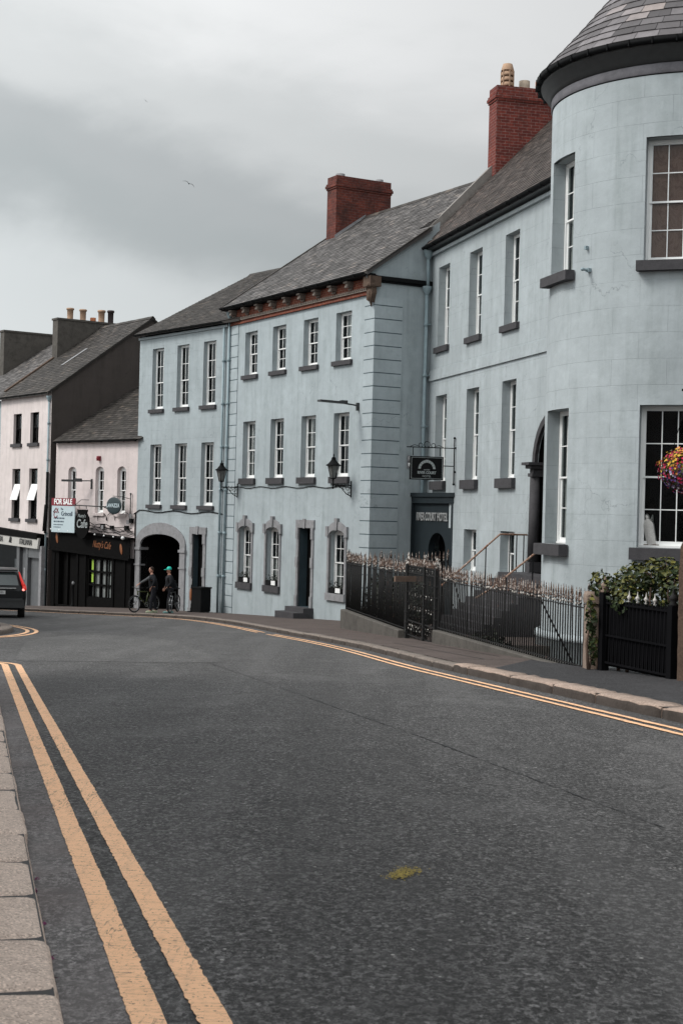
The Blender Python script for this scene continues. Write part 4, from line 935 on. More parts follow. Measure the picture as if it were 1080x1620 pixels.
# pizzeria shopfront
mb = MB(); mb.prism([(-1.2, .06), (6.3, -.12), (6.3, .14), (-1.2, .44)], -.42, -.002); mb.build('canopy', 'shopblk', whi)
M['signwhite'] = m_plain('grey_white_signboard', (.40, .39, .365), .6, .3, .12, 5)
mb = MB(); mb.obox((2.6, -.36, -.24), (3.85, 0, -.085), (0, .05, 0), (0, .03, .26)); mb.build('sign_board', 'signwhite', whi)
M['signtxt'] = m_plain('black_sign_paint', (.02, .02, .02), .6, .3, .1)
tx = rad(90 - 6)
text('PIZZERIA', .40, 'signtxt', whi, (1.3, -.442, -.21), (tx, rad(1.3), 0), sx=.95, bold=.004); text('ITALIANA', .40, 'signtxt', whi, (5.0, -.442, -.30), (tx, rad(1.3), 0), sx=.90, bold=.004)
mb = MB(); mb.ell((3.05, -.43, -.22), (.14, .015, .17), 10); mb.tube([(2.9, -.44, -.36), (3.05, -.44, -.1), (3.2, -.44, -.38)], .02, 5); mb.build('sign_emblem', 'signtxt', whi)
mb = MB(); mb.box(-1.2, -.05, -4.4, 6.74, -.003, .0); mb.build('shop_interior', 'dark', whi)
mb = MB(); mb.box(-1.2, -.26, -4.5, 3.6, -.052, -3.45); mb.build('stall_riser', 'shopgry', whi)
for i, (a, b, m_) in enumerate(((-.2, .05, 'shopgry'), (3.6, 3.95, 'shopgry'), (4.75, 5.0, 'shopgry'), (6.38, 6.66, 'limest'))): mb = MB(); mb.box(a, -.30, -4.5, b, -.053, -.45); mb.build('pilaster', m_, whi)
mb = MB(); mb.box(5.0, -.28, -1.05, 6.38, -.054, -.45); mb.box(5.05, -.12, -4.5, 6.3, -.07, -1.06); mb.box(4.0, -.14, -4.5, 4.72, -.09, -.6); mb.build('shop_door', 'shopgry', whi) 
mb = MB(); mb.F([(.05, -.16, -3.45), (3.6, -.16, -3.45), (3.6, -.16, -.5), (.05, -.16, -.5)]); mb.build('shop_glass', 'glass', whi)
mb = MB(); mb.box(2.95, -.12, -2.1, 3.45, -.11, -1.2); mb.box(3.0, -.12, -3.35, 3.4, -.11, -2.8); mb.box(4.2, -.16, -2.2, 4.4, -.145, -1.6); mb.build('notice', 'limest', whi)
rebase(whi, -3.9)
far_ = empty('terraced_house', W2(PW, rzW, 0, 0), rzW, 'farthest house at the left edge, slate roof ending in a broad chimney', 'building')
mb = MB(); wallgrid(mb, -8, .34, -5.2, 7.0, [(-2.5, -1.5, 4.6, 6.2), (-2.5, -1.5, .9, 3.3)]); mb.F([(-8, 0, -5), (-8, 10, -5), (-8, 10, 7), (-8, 0, 7)]); mb.F([(-8, 10, -5), (.3, 10, -5), (.3, 10, 7), (-8, 10, 7)]); mb.build('wall', 'blue3', far_)
for z in ((4.6, 6.2), (.9, 3.3)): window(far_, -2, 1.0, *z, 'blue3')
roofF = gable_roof(far_, -8.1, .28, -.25, 7.02, 5.4, 10.95, 'slate', None, .2, .27, yb=11)
chimney(roofF, -6.0, 2.4, 8.4, -5.4, 7.4, 11.45, 'concrete', [], cap='flat')
gutter_pipe(far_, -8, .25, -.22, 7.0, r=.06); rebase(far_, -4.0)

# ---------------------------------------------------------------- hotel with the round corner tower
rzR = atan2(-.9685, .249); PR_ = (2.75, 53.7)
hot = empty('hotel_building', (*PR_, 0), rzR, 'long pale blue hotel with tall sash windows and a round tower under slate cone', 'building')
hu = [2.4, 5.65, 8.95]; U_ = (7.42, 10.22); M_ = (2.75, 5.73); G_ = (-.22, 1.14); w = 1.2
LR = 19.8
ops = [(1.2, 3.9, -3.0, 1.15)] + [(c - w / 2, c + w / 2, *U_) for c in hu] + [(c - w / 2, c + w / 2, *M_) for c in hu] + [(c - w / 2, c + w / 2, *G_) for c in (5.72, 9.1)] + [(11.4, 14.0, -.02, 4.4)]
mb = MB(); wallgrid(mb, 0, LR, -3.2, 10.9, ops); spandrel(mb, 11.4, 14.0, 3.1, 4.4, 1.3, 0, .02)
mb.F([(0, 0, -3), (0, 11, -3), (0, 11, 11), (0, 0, 11)]); mb.F([(0, .0, 10.9), (0, 5.5, 17), (0, 11, 11)]); mb.F([(LR, 0, -3), (LR, 11, -3), (LR, 11, 11), (LR, 0, 11)]); mb.F([(0, 11, -3), (LR, 11, -3), (LR, 11, 11), (0, 11, 11)])
mb.build('wall', 'right', hot)
for i, c in enumerate(hu):
    window(hot, c, w, *U_, 'right', curtain=[(.2, 1, .0, .97)] if i == 0 else cur(.6), D=.26, sill_h=.2)
    window(hot, c, w, *M_, 'right', curtain=cur(.5), D=.27, sill_h=.3, sill_o=.14)
for c in (5.72, 9.1): window(hot, c, w, *G_, 'right', sill=False, D=.27, cols=3, rows=1, curtain=None)
mb = MB()
mb.box(-.02, -.06, 6.30, 16.9, -.001, 6.42); mb.box(-.02, -.045, 6.42, 16.9, -.001, 6.66); mb.build('string_course', 'right', hot)
mb = MB(); mb.box(-.02, -.10, 10.72, 17, -.002, 10.82); mb.build('eaves_band', 'right', hot)
mb = MB(); mb.box(.0, -.30, 10.90, 17, -.002, 11.0); mb.build('eaves_soffit', 'dkgrey', hot)
gutter_pipe(hot, .0, 17, -.36, 11.02, r=.08)
zH = lambda y: 11.1 + (17.1 - 11.1) * (y + .3) / 5.8
roofH = gable_roof(hot, .05, 21.0, -.3, 11.1, 5.5, 17.1, 'slate_brown', None, .17, .26, yb=11.3)
mb = MB(); n = 14
for i in range(n):
    a, b = lerp(-.35, 5.4, i / n), lerp(-.35, 5.4, (i + 1) / n)
    mb.obox(((-.02), (a + b) / 2, (zH(a) + zH(b)) / 2 + .26), (.2, 0, 0), (0, (b - a) / 2 - .004, (zH(b) - zH(a)) / 2), (0, -.08, .08))
    mb.F([(.17, a, zH(a)), (.17, b, zH(b)), (.17, b, zH(b) + .34), (.17, a, zH(a) + .34)])
mb.build('gable_coping', 'lead', roofH)
chimney(roofH, -.30, 2.45, 12.5, .5, 8.2, 17.22, 'brick', [(.10, 2.98, .24, .92, 'pot', 'louvre'), (.10, 3.65, .20, .34, 'limepot', 'stub'), (.10, 4.28, .19, .38, 'pot_or', 'stub'), (.10, 5.0, .2, .4, 'pot', '')])
# arched main doorway with stone pilasters at the head of the steps
mb = MB(); x0, x1 = 11.4, 14.0
P = arc(x0, x1, 3.1, 1.3, 14); Q = arc(x0 - .2, x1 + .2, 3.1, 1.5, 14)
for i in range(14): mb.prism([P[i], P[i + 1], Q[i + 1], Q[i]], -.10, -.002); 
for (a, b) in ((x0 - .24, x0 + .10), (x1 - .10, x1 + .24)):
    mb.box(a, -.22, .0, b, .3, .3); mb.tube([((a + b) / 2, -.04, .3), ((a + b) / 2, -.04, 2.75)], [.17, .145], 14); mb.box(a, -.2, 2.75, b, .3, 2.85); mb.box(a - .05, -.26, 2.98, b + .05, .3, 3.08); mb.box(a + .03, -.15, 2.85, b - .03, .3, 2.98); mb.box(a - .12, -.36, 3.08, b + .12, .3, 3.16)
sur = mb.build('door_surround', 'sill', hot)
mb = MB(); mb.F([(x0, 0, 0), (x0, .6, 0), (x0, .6, 4.5), (x0, 0, 4.5)]); mb.F([(x1, 0, 0), (x1, .6, 0), (x1, .6, 4.5), (x1, 0, 4.5)]); mb.F([(x0, .6, 0), (x1, .6, 0), (x1, .6, 4.5), (x0, .6, 4.5)]); spandrel(mb, x0 + .003, x1 - .003, 3.1, 4.4, 1.295, .021, .6); dw = mb.build('doorway', 'shopblk', hot)
mb = MB(); mb.box(x0 + .5, .54, 0, x1 - .5, .59, 2.6); mb.build('door', 'shopblk', dw)
# entrance stair running out from the door
for i in range(9):
    mb = MB(); y1 = -.85 - i * .24; mb.box(10.65, y1, -2.6, 14.25, (0 if i == 0 else y1 + .238), -.02 - i * .18); mb.build('step', 'sill', hot)
# splayed porch front filling the corner between the two buildings, with raised lettering over its arched entry
PL = 2.96; D_ = .10
mb = MB(); mb.box(0, 0, 1.98, PL + .06, .5, 2.20); mb.box(-.02, -.05, 2.201, PL + .12, .55, 2.34); mb.box(0, 0, -2.9, .09, .5, 1.979); mb.box(PL - .13, 0, -2.9, PL, .4, 1.979)
por = mb.build('porch', 'portal', hot, (1.08, -.60, 0), atan2(.60, 2.96))
mb = MB(); a0, a1, zs_, r_ = 1.15, 2.35, .35, .62
wallgrid(mb, .09, PL - .13, -2.9, 1.98, [(a0, a1, -2.9, zs_ + r_)], D_); spandrel(mb, a0, a1, zs_, zs_ + r_, r_, D_, D_ + .25); mb.F([(a0, D_, -2.9), (a0, D_ + .6, -2.9), (a0, D_ + .6, zs_), (a0, D_, zs_)])
mb.build('porch_panel', 'portal', por)
mb = MB(); mb.F([(a0 - .1, D_ + .5, -2.9), (a1 + .1, D_ + .5, -2.9), (a1 + .1, D_ + .5, 1.2), (a0 - .1, D_ + .5, 1.2)]); mb.build('entrance_door', 'shopblk', por)
M['letter'] = m_plain('silver_letters', (.27, .28, .28), .5, .4, .1)
text('RIVER COURT HOTEL', .40, 'letter', por, (1.40, D_ - .03, 1.50), (rad(90), 0, 0), sx=.56, ext=.015, bold=.006)
# iron handrails with worn wooden tops either side of the stair
def handrail(x, pts, posts):
    h = empty('handrail', (0, 0, 0)); h.parent = hot
    m = MB(); m.tube([(x, -q, z) for q, z in pts], .028, 8); m.build('rail', 'hand', h)
    for q, zt in posts:
        m = MB(); m.tube([(x, -q, zt), (x, -q, max(-2.3, -.0 - max(0, q - .85) * .75 - .2))], .018, 6); m.build('post', 'black', h)
handrail(10.78, [(.02, 1.07), (.86, 1.07), (2.4, -.28), (2.75, -.55)], [(.12, 1.07), (.34, 1.07), (.55, 1.07), (1.28, .68), (2.3, -.2)])
handrail(14.1, [(.02, 1.02), (.62, 1.0), (2.3, -.33), (2.75, -.6)], [(.4, 1.0), (1.15, .58), (1.9, .0)])
# ---- tower
TC = (19.81, .2244); TR = 3.2   # local centre; angle phi measured from outward normal (-y) towards +x
def tp(phi, r, z): return (TC[0] + r * sin(rad(phi)), TC[1] - r * cos(rad(phi)), z)
tw = [(0, 1.2), (57, 1.24), (114, 1.24)]; TU = (7.12, 9.78); TL = (1.0, 4.05)
def arcpatch(mb, f0, f1, z0, z1, r, m=0):
    n = max(1, int((f1 - f0) / 3)); 
    for i in range(n):
        a, b = lerp(f0, f1, i / n), lerp(f0, f1, (i + 1) / n); k = rad(1) * TR
        mb.F([tp(a, r, z0), tp(b, r, z0), tp(b, r, z1), tp(a, r, z1)], m, .5, uv=[(a * k, z0), (b * k, z0), (b * k, z1), (a * k, z1)], smooth=False)
mb = MB(); hw = math.degrees(.62 / TR)
F_ = [-90]; 
for c, _ in tw: F_ += [c - hw, c + hw]
F_ += [200]
for i in range(len(F_) - 1):
    if i % 2 == 0: arcpatch(mb, F_[i], F_[i + 1], -3.2, 11.1, TR)
    else:
        for (a, b) in ((-3.2, TL[0]), (TL[1], TU[0]), (TU[1], 11.1)): arcpatch(mb, F_[i], F_[i + 1], a, b, TR)
# solid reveals between the curved face and the flat windows
for c, _ in tw:
    for zz in (TL, TU):
        for z in zz:
            n = 6
            for i in range(n):
                a, b = lerp(c - hw, c + hw, i / n), lerp(c - hw, c + hw, (i + 1) / n); mb.F([tp(a, TR, z), tp(b, TR, z), tp(lerp(c, b, 1.02), TR - .09, z), tp(lerp(c, a, 1.02), TR - .09, z)])
tow = mb.build('tower_wall', 'right', hot)
chord = TR * cos(rad(hw))
for i, (c, ww_) in enumerate(tw):
    for zz, isU in ((TL, 0), (TU, 1)):
        q = tp(c, chord, 0); ang = rad(c)
        wdo = window(tow, 0, 2 * TR * sin(rad(hw)), *zz, 'right', D=.30, cols=3, rows=2, xy=(q[0], q[1]), rot=ang, fr=.06, board=(isU and i == 1), sill_h=.26 if not isU else .22, sill_o=.22, curtain=None if i != 0 else [(.05, 1, 0, .97)], half=.5)
# cornice, gutter, cone
mb = MB(); mb.lathe([(TR + .02, 11.12), (TR + .035, 11.14), (TR + .035, 11.33), (TR + .02, 11.34)], (TC[0], TC[1], 0), 96); mb.build('cornice_band', 'cornice', hot)
mb = MB(); mb.lathe([(TR + .01, 11.341), (TR + .06, 11.35), (TR + .07, 11.41), (TR + .16, 11.47), (TR + .18, 11.55), (TR + .27, 11.62), (TR + .30, 11.72), (TR + .28, 11.78)], (TC[0], TC[1], 0), 96); mb.build('cornice_moulding', 'dkgrey', hot)
mb = MB(); mb.lathe([(TR + .28, 11.70), (TR + .33, 11.67), (TR + .39, 11.70), (TR + .41, 11.78), (TR + .39, 11.78), (TR + .36, 11.72), (TR + .30, 11.72)], (TC[0], TC[1], 0), 96)
for k in range(44): a = k * 2 * pi / 44; mb.obox((TC[0] + (TR + .36) * cos(a), TC[1] + (TR + .36) * sin(a), 11.73), (.06 * cos(a), .06 * sin(a), 0), (-.014 * sin(a), .014 * cos(a), 0), (0, 0, .07))
mb.build('tower_gutter', 'black', hot)
mb = MB(); R0, z0, zA = TR + .36, 11.79, 16.1; nrow = 20; Ls = hypot(R0, zA - z0)
random.seed(3)
def cone(s, a, h=0): 
    r = R0 * (1 - s) + .10 * max(0, .25 - s) ; z = z0 + (zA - z0) * s - .35 * (s * (1 - s)) 
    return (TC[0] + (r + h * .7) * cos(a), TC[1] + (r + h * .7) * sin(a), z + h * .7)
for r in range(nrow):
    s0 = r / nrow; s1 = (r + 1.08) / nrow; rad_ = R0 * (1 - s0); n = max(6, int(2 * pi * rad_ / .50)); off = random.random()
    for k in range(n):
        a0 = (k + off) * 2 * pi / n; a1 = a0 + 2 * pi / n - .012 / max(rad_, .3); h = random.uniform(.022, .034); t = random.random(); tw_ = random.uniform(-.003, .003); nn = max(1, int((a1 - a0) / .07)); ds = random.uniform(-.05, .02) / nrow
        for j in range(nn):
            b0, b1 = lerp(a0, a1, j / nn), lerp(a0, a1, (j + 1) / nn)
            mb.F([cone(s0 + ds, b0, h + tw_), cone(s0 + ds, b1, h - tw_), cone(min(s1, 1), b1, .004), cone(min(s1, 1), b0, .004)], 0, t); mb.F([cone(s0 + ds, b0, -.01), cone(s0 + ds, b1, -.01), cone(s0 + ds, b1, h), cone(s0 + ds, b0, h)], 0, t * .3)
for r in range(nrow):
    for k in range(48):
        a0, a1 = k * 2 * pi / 48, (k + 1) * 2 * pi / 48; mb.F([cone(r / nrow, a0, -.012), cone(r / nrow, a1, -.012), cone((r + 1) / nrow, a1, -.012), cone((r + 1) / nrow, a0, -.012)], 0, .02)
mb.build('tower_roof', 'slate_tower', hot)
mb = MB(); mb.lathe([(TR + .10, -3.4), (TR + .10, -1.16), (TR + .14, -1.15), (TR + .14, -1.05), (TR + .02, -1.0)], (TC[0], TC[1], 0), 72); mb.build('tower_plinth', 'right', hot)
# small fixings left on the tower wall
for (ph, z, s_) in ((21.8, 7.05, 1), (20.5, 7.55, .5)):
    mb = MB(); q = tp(ph, TR + .04, z); d = Vector((sin(rad(ph)), -cos(rad(ph)), 0)); mb.obox(q, d * .05, Vector((-d.y, d.x, 0)) * .05 * s_, (0, 0, .04)); 
    if s_ == 1: mb.tube([Vector(q), Vector(q) + d * .16], .03, 8); mb.ell(Vector(q) + d * .18, (.05, .05, .04), 8)
    mb.build('wall_fixing', 'pipe', hot)
rebase(hot, -2.3)
random.seed(21)
def FX(y): return 8.95 - .2 * y
def FP(y, z=0): return Vector((FX(y), y, z))
ROOTZ = lambda y: G(FX(y), y) + .118
# ---------------------------------------------------------------- the other side of the street, just outside the frame
def opposite(P, d, L, H, mat, label, n):
    rz = atan2(d[1], d[0]); h = empty('terraced_house', (*P, 0), rz, label, 'building'); zb = min(G(*P), G(P[0] + d[0] * L, P[1] + d[1] * L)) - .3
    cs = [(i + .5) * L / n for i in range(n)]; rows = ((zb + 1.6, zb + 3.4), (zb + 4.8, zb + 6.8)); ops = [(c - .55, c + .55, *r) for c in cs for r in rows]
    mb = MB(); wallgrid(mb, 0, L, zb, H, ops); mb.F([(0, 0, zb), (0, 8, zb), (0, 8, H), (0, 4, H + 3), (0, 0, H)]); mb.F([(L, 0, zb), (L, 8, zb), (L, 8, H), (L, 4, H + 3), (L, 0, H)]); mb.F([(0, 8, zb), (L, 8, zb), (L, 8, H), (0, 8, H)]); mb.build('wall', mat, h)
    for c in cs:
        for r in rows: window(h, c, 1.1, *r, mat)
    mb = MB(); 
    mb.F([(-.1, -.3, H), (L + .1, -.3, H), (L + .1, 4, H + 3.1), (-.1, 4, H + 3.1)]); mb.F([(L + .1, 8.3, H), (-.1, 8.3, H), (-.1, 4, H + 3.1), (L + .1, 4, H + 3.1)]); mb.build('roof', 'slate_old', h); rebase(h, zb)
opposite((-3.0, -5.2), (-.2417, .9703), 25.5, 7.6, 'cream', 'cream house on the near left pavement, outside the frame', 7)
opposite((-13.0, 36.0), (-.30, .954), 26, 6.2, 'pink', 'pink house beyond the side road on the left, outside the frame', 7)

# ---------------------------------------------------------------- spear-headed railings
def baluster_mesh(h, spikew=True):
    mb = MB(); r = .0135
    mb.tube([(0, 0, 0), (0, 0, h - .20)], r, 6, 0)
    mb.lathe([(r, 0), (.022, .01), (.022, .03), (r, .045)], (0, 0, h - .26), 8, 2)
    mb.lathe([(r, 0), (.024, .012), (.020, .03), (r, .05), (.010, .06), (.019, .10), (.012, .16), (.003, .24)], (0, 0, h - .20), 8, 1)
    for s in (-1, 1): mb.tube([(0, s * .008, h - .17), (0, s * .030, h - .14), (0, s * .033, h - .11)], [.005, .005, .002], 5, 1)
    return mb
def railing(label, p0, p1, zb, zt, spacing, plinth, end_post=True, name='iron_railing', seed=1, plw=.34, group=None, panel=None):
    random.seed(seed); p0, p1 = Vector(p0), Vector(p1); L = (p1 - p0).length; rz = atan2((p1 - p0).y, (p1 - p0).x); zg = min(G(p0.x, p0.y), G(p1.x, p1.y)) 
    root = empty(name, (p0.x, p0.y, zg), rz, label, 'railing', group)
    n = int(L / spacing); first = None
    hts = {}
    for i in range(n + 1):
        x = .06 + i * (L - .12) / n; b = lerp(zb[0], zb[1], x / L); h = round(zt - b, 1)
        if first is None:
            first = baluster_mesh(zt - b).build('baluster', ['rail', 'spike', 'spikew'], root, (x, 0, b - zg)); o = first; base_h = zt - b
        else:
            o = first.copy(); col.objects.link(o); o.parent = root; o.location = (x, 0, b - zg)
        if random.random() < .18: o.rotation_euler = (random.uniform(-.03, .03), random.uniform(-.03, .03), 0)
        o.scale = (1, 1, (zt - b) / base_h * random.uniform(.985, 1.01))
    mb = MB(); m = 24
    for i in range(m):
        a, b = L * i / m, L * (i + 1) / m; mb.box(a, -.022, zt - .31 - zg + .004 * random.uniform(-1, 1), b, .022, zt - .295 - zg, 0)
    mb.build('top_rail', 'rail', root)
    mb = MB()
    for i in range(m):
        a, b = L * i / m, L * (i + 1) / m; za, zb_ = lerp(zb[0], zb[1], a / L) + .05 - zg, lerp(zb[0], zb[1], b / L) + .05 - zg; mb.bar((a, 0, za), (b, 0, zb_), .045, .02)
    mb.build('bottom_rail', 'rail', root)
    if plinth:
        mb = MB(); k = max(4, int(L / 1.1))
        for i in range(k):
            a, b = L * i / k, L * (i + 1) / k - .006; z0_, z1_ = lerp(zb[0], zb[1], a / L) - .002 - zg, lerp(zb[0], zb[1], b / L) - .002 - zg
            A = [(a, -plw / 2), (b, -plw / 2), (b, plw / 2), (a, plw / 2)]; zz = [z0_, z1_, z1_, z0_]
            c = .02
            lo = [(x, y, -.5) for x, y in A]; hi0 = [(x, y, z - c) for (x, y), z in zip(A, zz)]; hi = [(x + (c if j in (0, 3) else -c) * .3, y * (1 - 2 * c / plw), z) for j, ((x, y), z) in enumerate(zip(A, zz))]
            for j in range(4):
                q = (j + 1) % 4; mb.F([lo[j], lo[q], hi0[q], hi0[j]]); mb.F([hi0[j], hi0[q], hi[q], hi[j]])
            mb.F(hi)
        mb.build('plinth', 'concrete', root)
    if end_post:
        for x in (0.0, L):
            b = lerp(zb[0], zb[1], x / L) - zg; t = zt - zg; mb = MB(); mb.box(x - .022, -.022, b, x + .022, .022, t - .1); mb.lathe([(.02, 0), (.032, .02), (.034, .05), (.02, .08), (.010, .10), (.024, .13), (.004, .22)], (x, 0, t - .1), 10, 1); mb.build('end_post', ['rail', 'spikew'], root)
    x = 2.3 if seed == 4 else 3.4                  # raking stay behind
    while x < 4:
        b = lerp(zb[0], zb[1], x / L) - zg; mb = MB(); sy = -1
        mb.bar((x, 0.02, zt - zg - .32), (x + .1, -.75, b - .3), .03, .02); mb.build('stay', 'rail', root); x += 2.4
    return root
# front railings either side of the small gate (local +x runs towards the camera, so "behind" is +y local... court side)
railing('long spear-topped iron railing between the stone pier and the gate with a plank', (FX(24.35), 24.35), (FX(33.5), 33.5), (-.90, -1.0), .42, .128, True, seed=4, plw=.30)
railing('iron railing with rusty spikes on tall dark plinth beside the blue house with brick cornice', (FX(36.6), 36.6), (FX(43.7), 43.7), (-1.27, -1.25), .40, .118, True, seed=5)
railing('short return of rusty iron railing running back from street corner of tall plinth', (FX(43.7) + .05, 43.75), (FX(43.7) + 1.3, 44.35), (-1.25, -1.2), .40, .16, True, seed=6)
railing('plain black finialled railing across the court in front of the hotel porch', (1.25, 45.2), (3.55, 49.0), (-1.1, -1.1), .36, .27, False, name='court_railing', seed=7)
# ---------------------------------------------------------------- cast-iron gate with a plank across it
gy0, gy1 = 33.62, 36.5
def ornate_post(mb, x, z0, z1):
    mb.box(x - .05, -.05, z0, x + .05, .05, z1 - .2, 0); 
    for z in [z0 + .25 * k for k in range(1, int((z1 - z0 - .3) / .25))]: mb.lathe([(.05, -.03), (.075, 0), (.05, .03)], (x, 0, z), 8, 0)
    mb.lathe([(.05, 0), (.06, .03), (.03, .06), (.055, .1), (.06, .14), (.03, .19), (.03, .22), (.005, .30)], (x, 0, z1 - .22), 10, 1)
rz = atan2(gy1 - gy0, FX(gy1) - FX(gy0)); Lg = hypot(gy1 - gy0, FX(gy1) - FX(gy0)); zg = G(0, 36.5) + .118
gate = empty('iron_gate', (FX(gy0), gy0, zg), rz, 'rusty cast iron gate with scrollwork posts, a weathered plank fixed across it', 'gate')
for x in (.12, 1.15, Lg - .12):
    mb = MB(); ornate_post(mb, x, -.1, .58 - zg); mb.build('gate_post', ['rail', 'spikew'], gate)
mb = MB(); t = .34 - zg
for k in range(21):
    x = .22 + k * (Lg - .44) / 20; mb.tube([(x, 0, .06), (x, 0, t)], .010, 6); mb.lathe([(.01, 0), (.026, .03), (.012, .07), (.03, .1), (.003, .2)], (x, 0, t), 6, 1)
for z in (.10, .45, t - .18, t - .02): mb.box(.14, -.014, z, Lg - .14, .014, z + .028, 0)
mb.build('gate_bars', ['rail', 'spike'], gate)
mb = MB()
for k in range(10):
    x = .3 + k * (Lg - .6) / 9
    for s in (-1, 1):
        for (zc, rr) in ((t - .1, .055), (.30, .1), (.78, .06), (1.1, .05)): mb.tube([(x + s * rr * cos(a) * (1 - a / 14), .0, zc + rr * sin(a) * (1 - a / 14)) for a in [i * .6 for i in range(11)]], .008, 4)
mb.build('scrollwork', 'scroll', gate)
pl = MB(); pl.obox((0, 0, 0), (.62, .0, -.012), (0, .022, 0), (0.001, 0, .065)); plk = pl.build('plank', 'wood', gate, (2.0, .14, .04 - zg)); plk.rotation_euler = (0, 0, -.9)
# ---------------------------------------------------------------- piers, side gate, wall
def G2(x, y): return G(x, y) + .118
mb = MB(); random.seed(3)
def rough_block(mb, x0, y0, z0, x1, y1, z1, n=6, nz=16, amp=.02, chamf=.03):
    pts = lambda a, b: (lerp(x0, x1, a), lerp(y0, y1, b))
    ring = [(k / n, 0) for k in range(n)] + [(1, k / n) for k in range(n)] + [(1 - k / n, 1) for k in range(n)] + [(0, 1 - k / n) for k in range(n)]
    rings = []
    for i in range(nz + 1):
        z = lerp(z0, z1, i / nz); sh = 0 if i < nz else chamf; rr = []
        for (a, b) in ring:
            x, y = pts(a, b); cx, cy = (x0 + x1) / 2, (y0 + y1) / 2; v = Vector((x - cx, y - cy)); v *= 1 - sh / max(.1, v.length)
            d = amp * noise.noise(Vector((x * 4, y * 4, z * 3))) + amp * .5 * noise.noise(Vector((x * 13, y * 13, z * 11))); v *= 1 + d / max(.1, v.length)
            rr.append(mb.V((cx + v.x, cy + v.y, z + (amp * noise.noise(Vector((x * 5, y * 5, 3))) if i == nz else 0))))
        rings.append(rr)
    m = len(ring)
    for i in range(nz):
        for k in range(m): mb.FI((rings[i][k], rings[i][(k + 1) % m], rings[i + 1][(k + 1) % m], rings[i + 1][k]), 0, .5, True)
    mb.FI(rings[-1], 0, .5, False)
pxx, pyy = FX(24.1), 24.1
mb = MB(); rough_block(mb, -.13, -.2, -.2, .13, .2, 1.06, 5, 14, .012); rough_block(mb, -.15, -.22, 1.062, .15, .22, 1.25, 5, 3, .012, .05)
tag(mb.build('gate_pier', 'pier', None, (pxx + .0, pyy, G2(pxx, pyy))), 'squat weathered stone gate pier at the near end of the long railing', 'pier')
sg = empty('side_gate', (4.22, 23.6, G2(4.2, 23.6)), atan2(21.75 - 23.6, 4.86 - 4.22), 'black boarded iron gate with white arrow finials, ivy hanging over it', 'gate')
Lq = hypot(21.75 - 23.6, 4.86 - 4.22)
mb = MB()
for k in range(17): x = .06 + k * (Lq - .12) / 16; mb.tube([(x, 0, .1), (x, 0, 1.18)], .011, 6)
for z in (.12, .55, 1.06): mb.box(.02, -.016, z, Lq - .02, .016, z + .03)
mb.build('gate_frame', 'dark', sg)
mb = MB(); mb.box(.03, .03, .08, Lq - .03, .045, 1.12); mb.build('back_sheet', 'dark', sg)
for k in range(4):
    x = .74 + k * .25; mb = MB(); mb.lathe([(.012, -.07), (.024, -.06), (.010, -.03), (.036, .0), (.034, .015), (.012, .045), (.004, .11)], (x, 0, 1.20), 8); mb.build('finial', 'tipw', sg)
for (x, h) in ((-.02, 1.24), (Lq + .05, 1.16)):
    mb = MB(); mb.box(x - .065, -.065, -.15, x + .065, .065, h); mb.build('gate_post', 'dark', sg)
    mb = MB(); mb.lathe([(.06, 0), (.075, .02), (.04, .05), (.065, .09), (.07, .12), (.04, .16), (.02, .18), (.025, .20), (.003, .26)], (x, 0, h), 12); mb.build('post_finial', 'pier' if x < 1 else 'rail', sg)
mb = MB(); rough_block(mb, 0, 0, -.3, 3.2, .5, 2.02, 16, 22, .03, .05)
wl_ = tag(mb.build('garden_wall', 'rubble', None, (4.86, 21.3, G2(4.9, 21.4)), rad(-76 + 58)), 'tall rough brown stone wall end at the right edge, ivy on top', 'wall')
# ---------------------------------------------------------------- ivy, hedges
def foliage(name, label, cat, clumps, n, size, mat, stems=True, zbase=None, stemat='wood', seed=1):
    """leaf-sized faces scattered on clump shells, with woody stems inside"""
    random.seed(seed); c0 = clumps[0][0]; x0 = sum(c[0][0] for c in clumps) / len(clumps); y0 = sum(c[0][1] for c in clumps) / len(clumps); zb = zbase if zbase is not None else min(c[0][2] - c[1][2] for c in clumps)
    root = empty(name, (x0, y0, zb), 0, label, cat)
    mb = MB(); tot = sum(c[1][0] * c[1][2] for c in clumps)
    for (c, r) in clumps:
        k = int(n * r[0] * r[2] / tot)
        for i in range(k):
            d = Vector((random.gauss(0, 1), random.gauss(0, 1), random.gauss(0, 1))).normalized(); q = random.uniform(.55, 1.05) ** .6 * (1 + .25 * noise.noise(d * 2.2 + Vector(c)))
            p = Vector(c) + Vector((d.x * r[0], d.y * r[1], d.z * r[2])) * q
            nrm = d + Vector((random.gauss(0, .5), random.gauss(0, .5), random.gauss(0, .5) + .4))
            mb.leaf(p - Vector((x0, y0, zb)), nrm, size * random.uniform(.6, 1.3), 0, min(1, max(0, random.gauss(.45, .25) + .25 * d.z)))
    mb.build('leaves', mat, root)
    if stems:
        mb = MB()
        for (c, r) in clumps:
            p0 = Vector((c[0] - x0 + random.uniform(-.1, .1), c[1] - y0, 0)); p1 = Vector((c[0] - x0, c[1] - y0, c[2] - zb)); mb.tube([p0, p0.lerp(p1, .5) + Vector((random.uniform(-.08, .08), 0, 0)), p1], [.03, .022, .012], 6)
            for k in range(4): d = Vector((random.uniform(-1, 1), random.uniform(-1, 1), random.uniform(-.2, 1))); mb.tube([p1, p1 + Vector((d.x * r[0], d.y * r[1], d.z * r[2])) * .8], [.01, .004], 5)
        mb.build('stem', stemat, root)
    return root
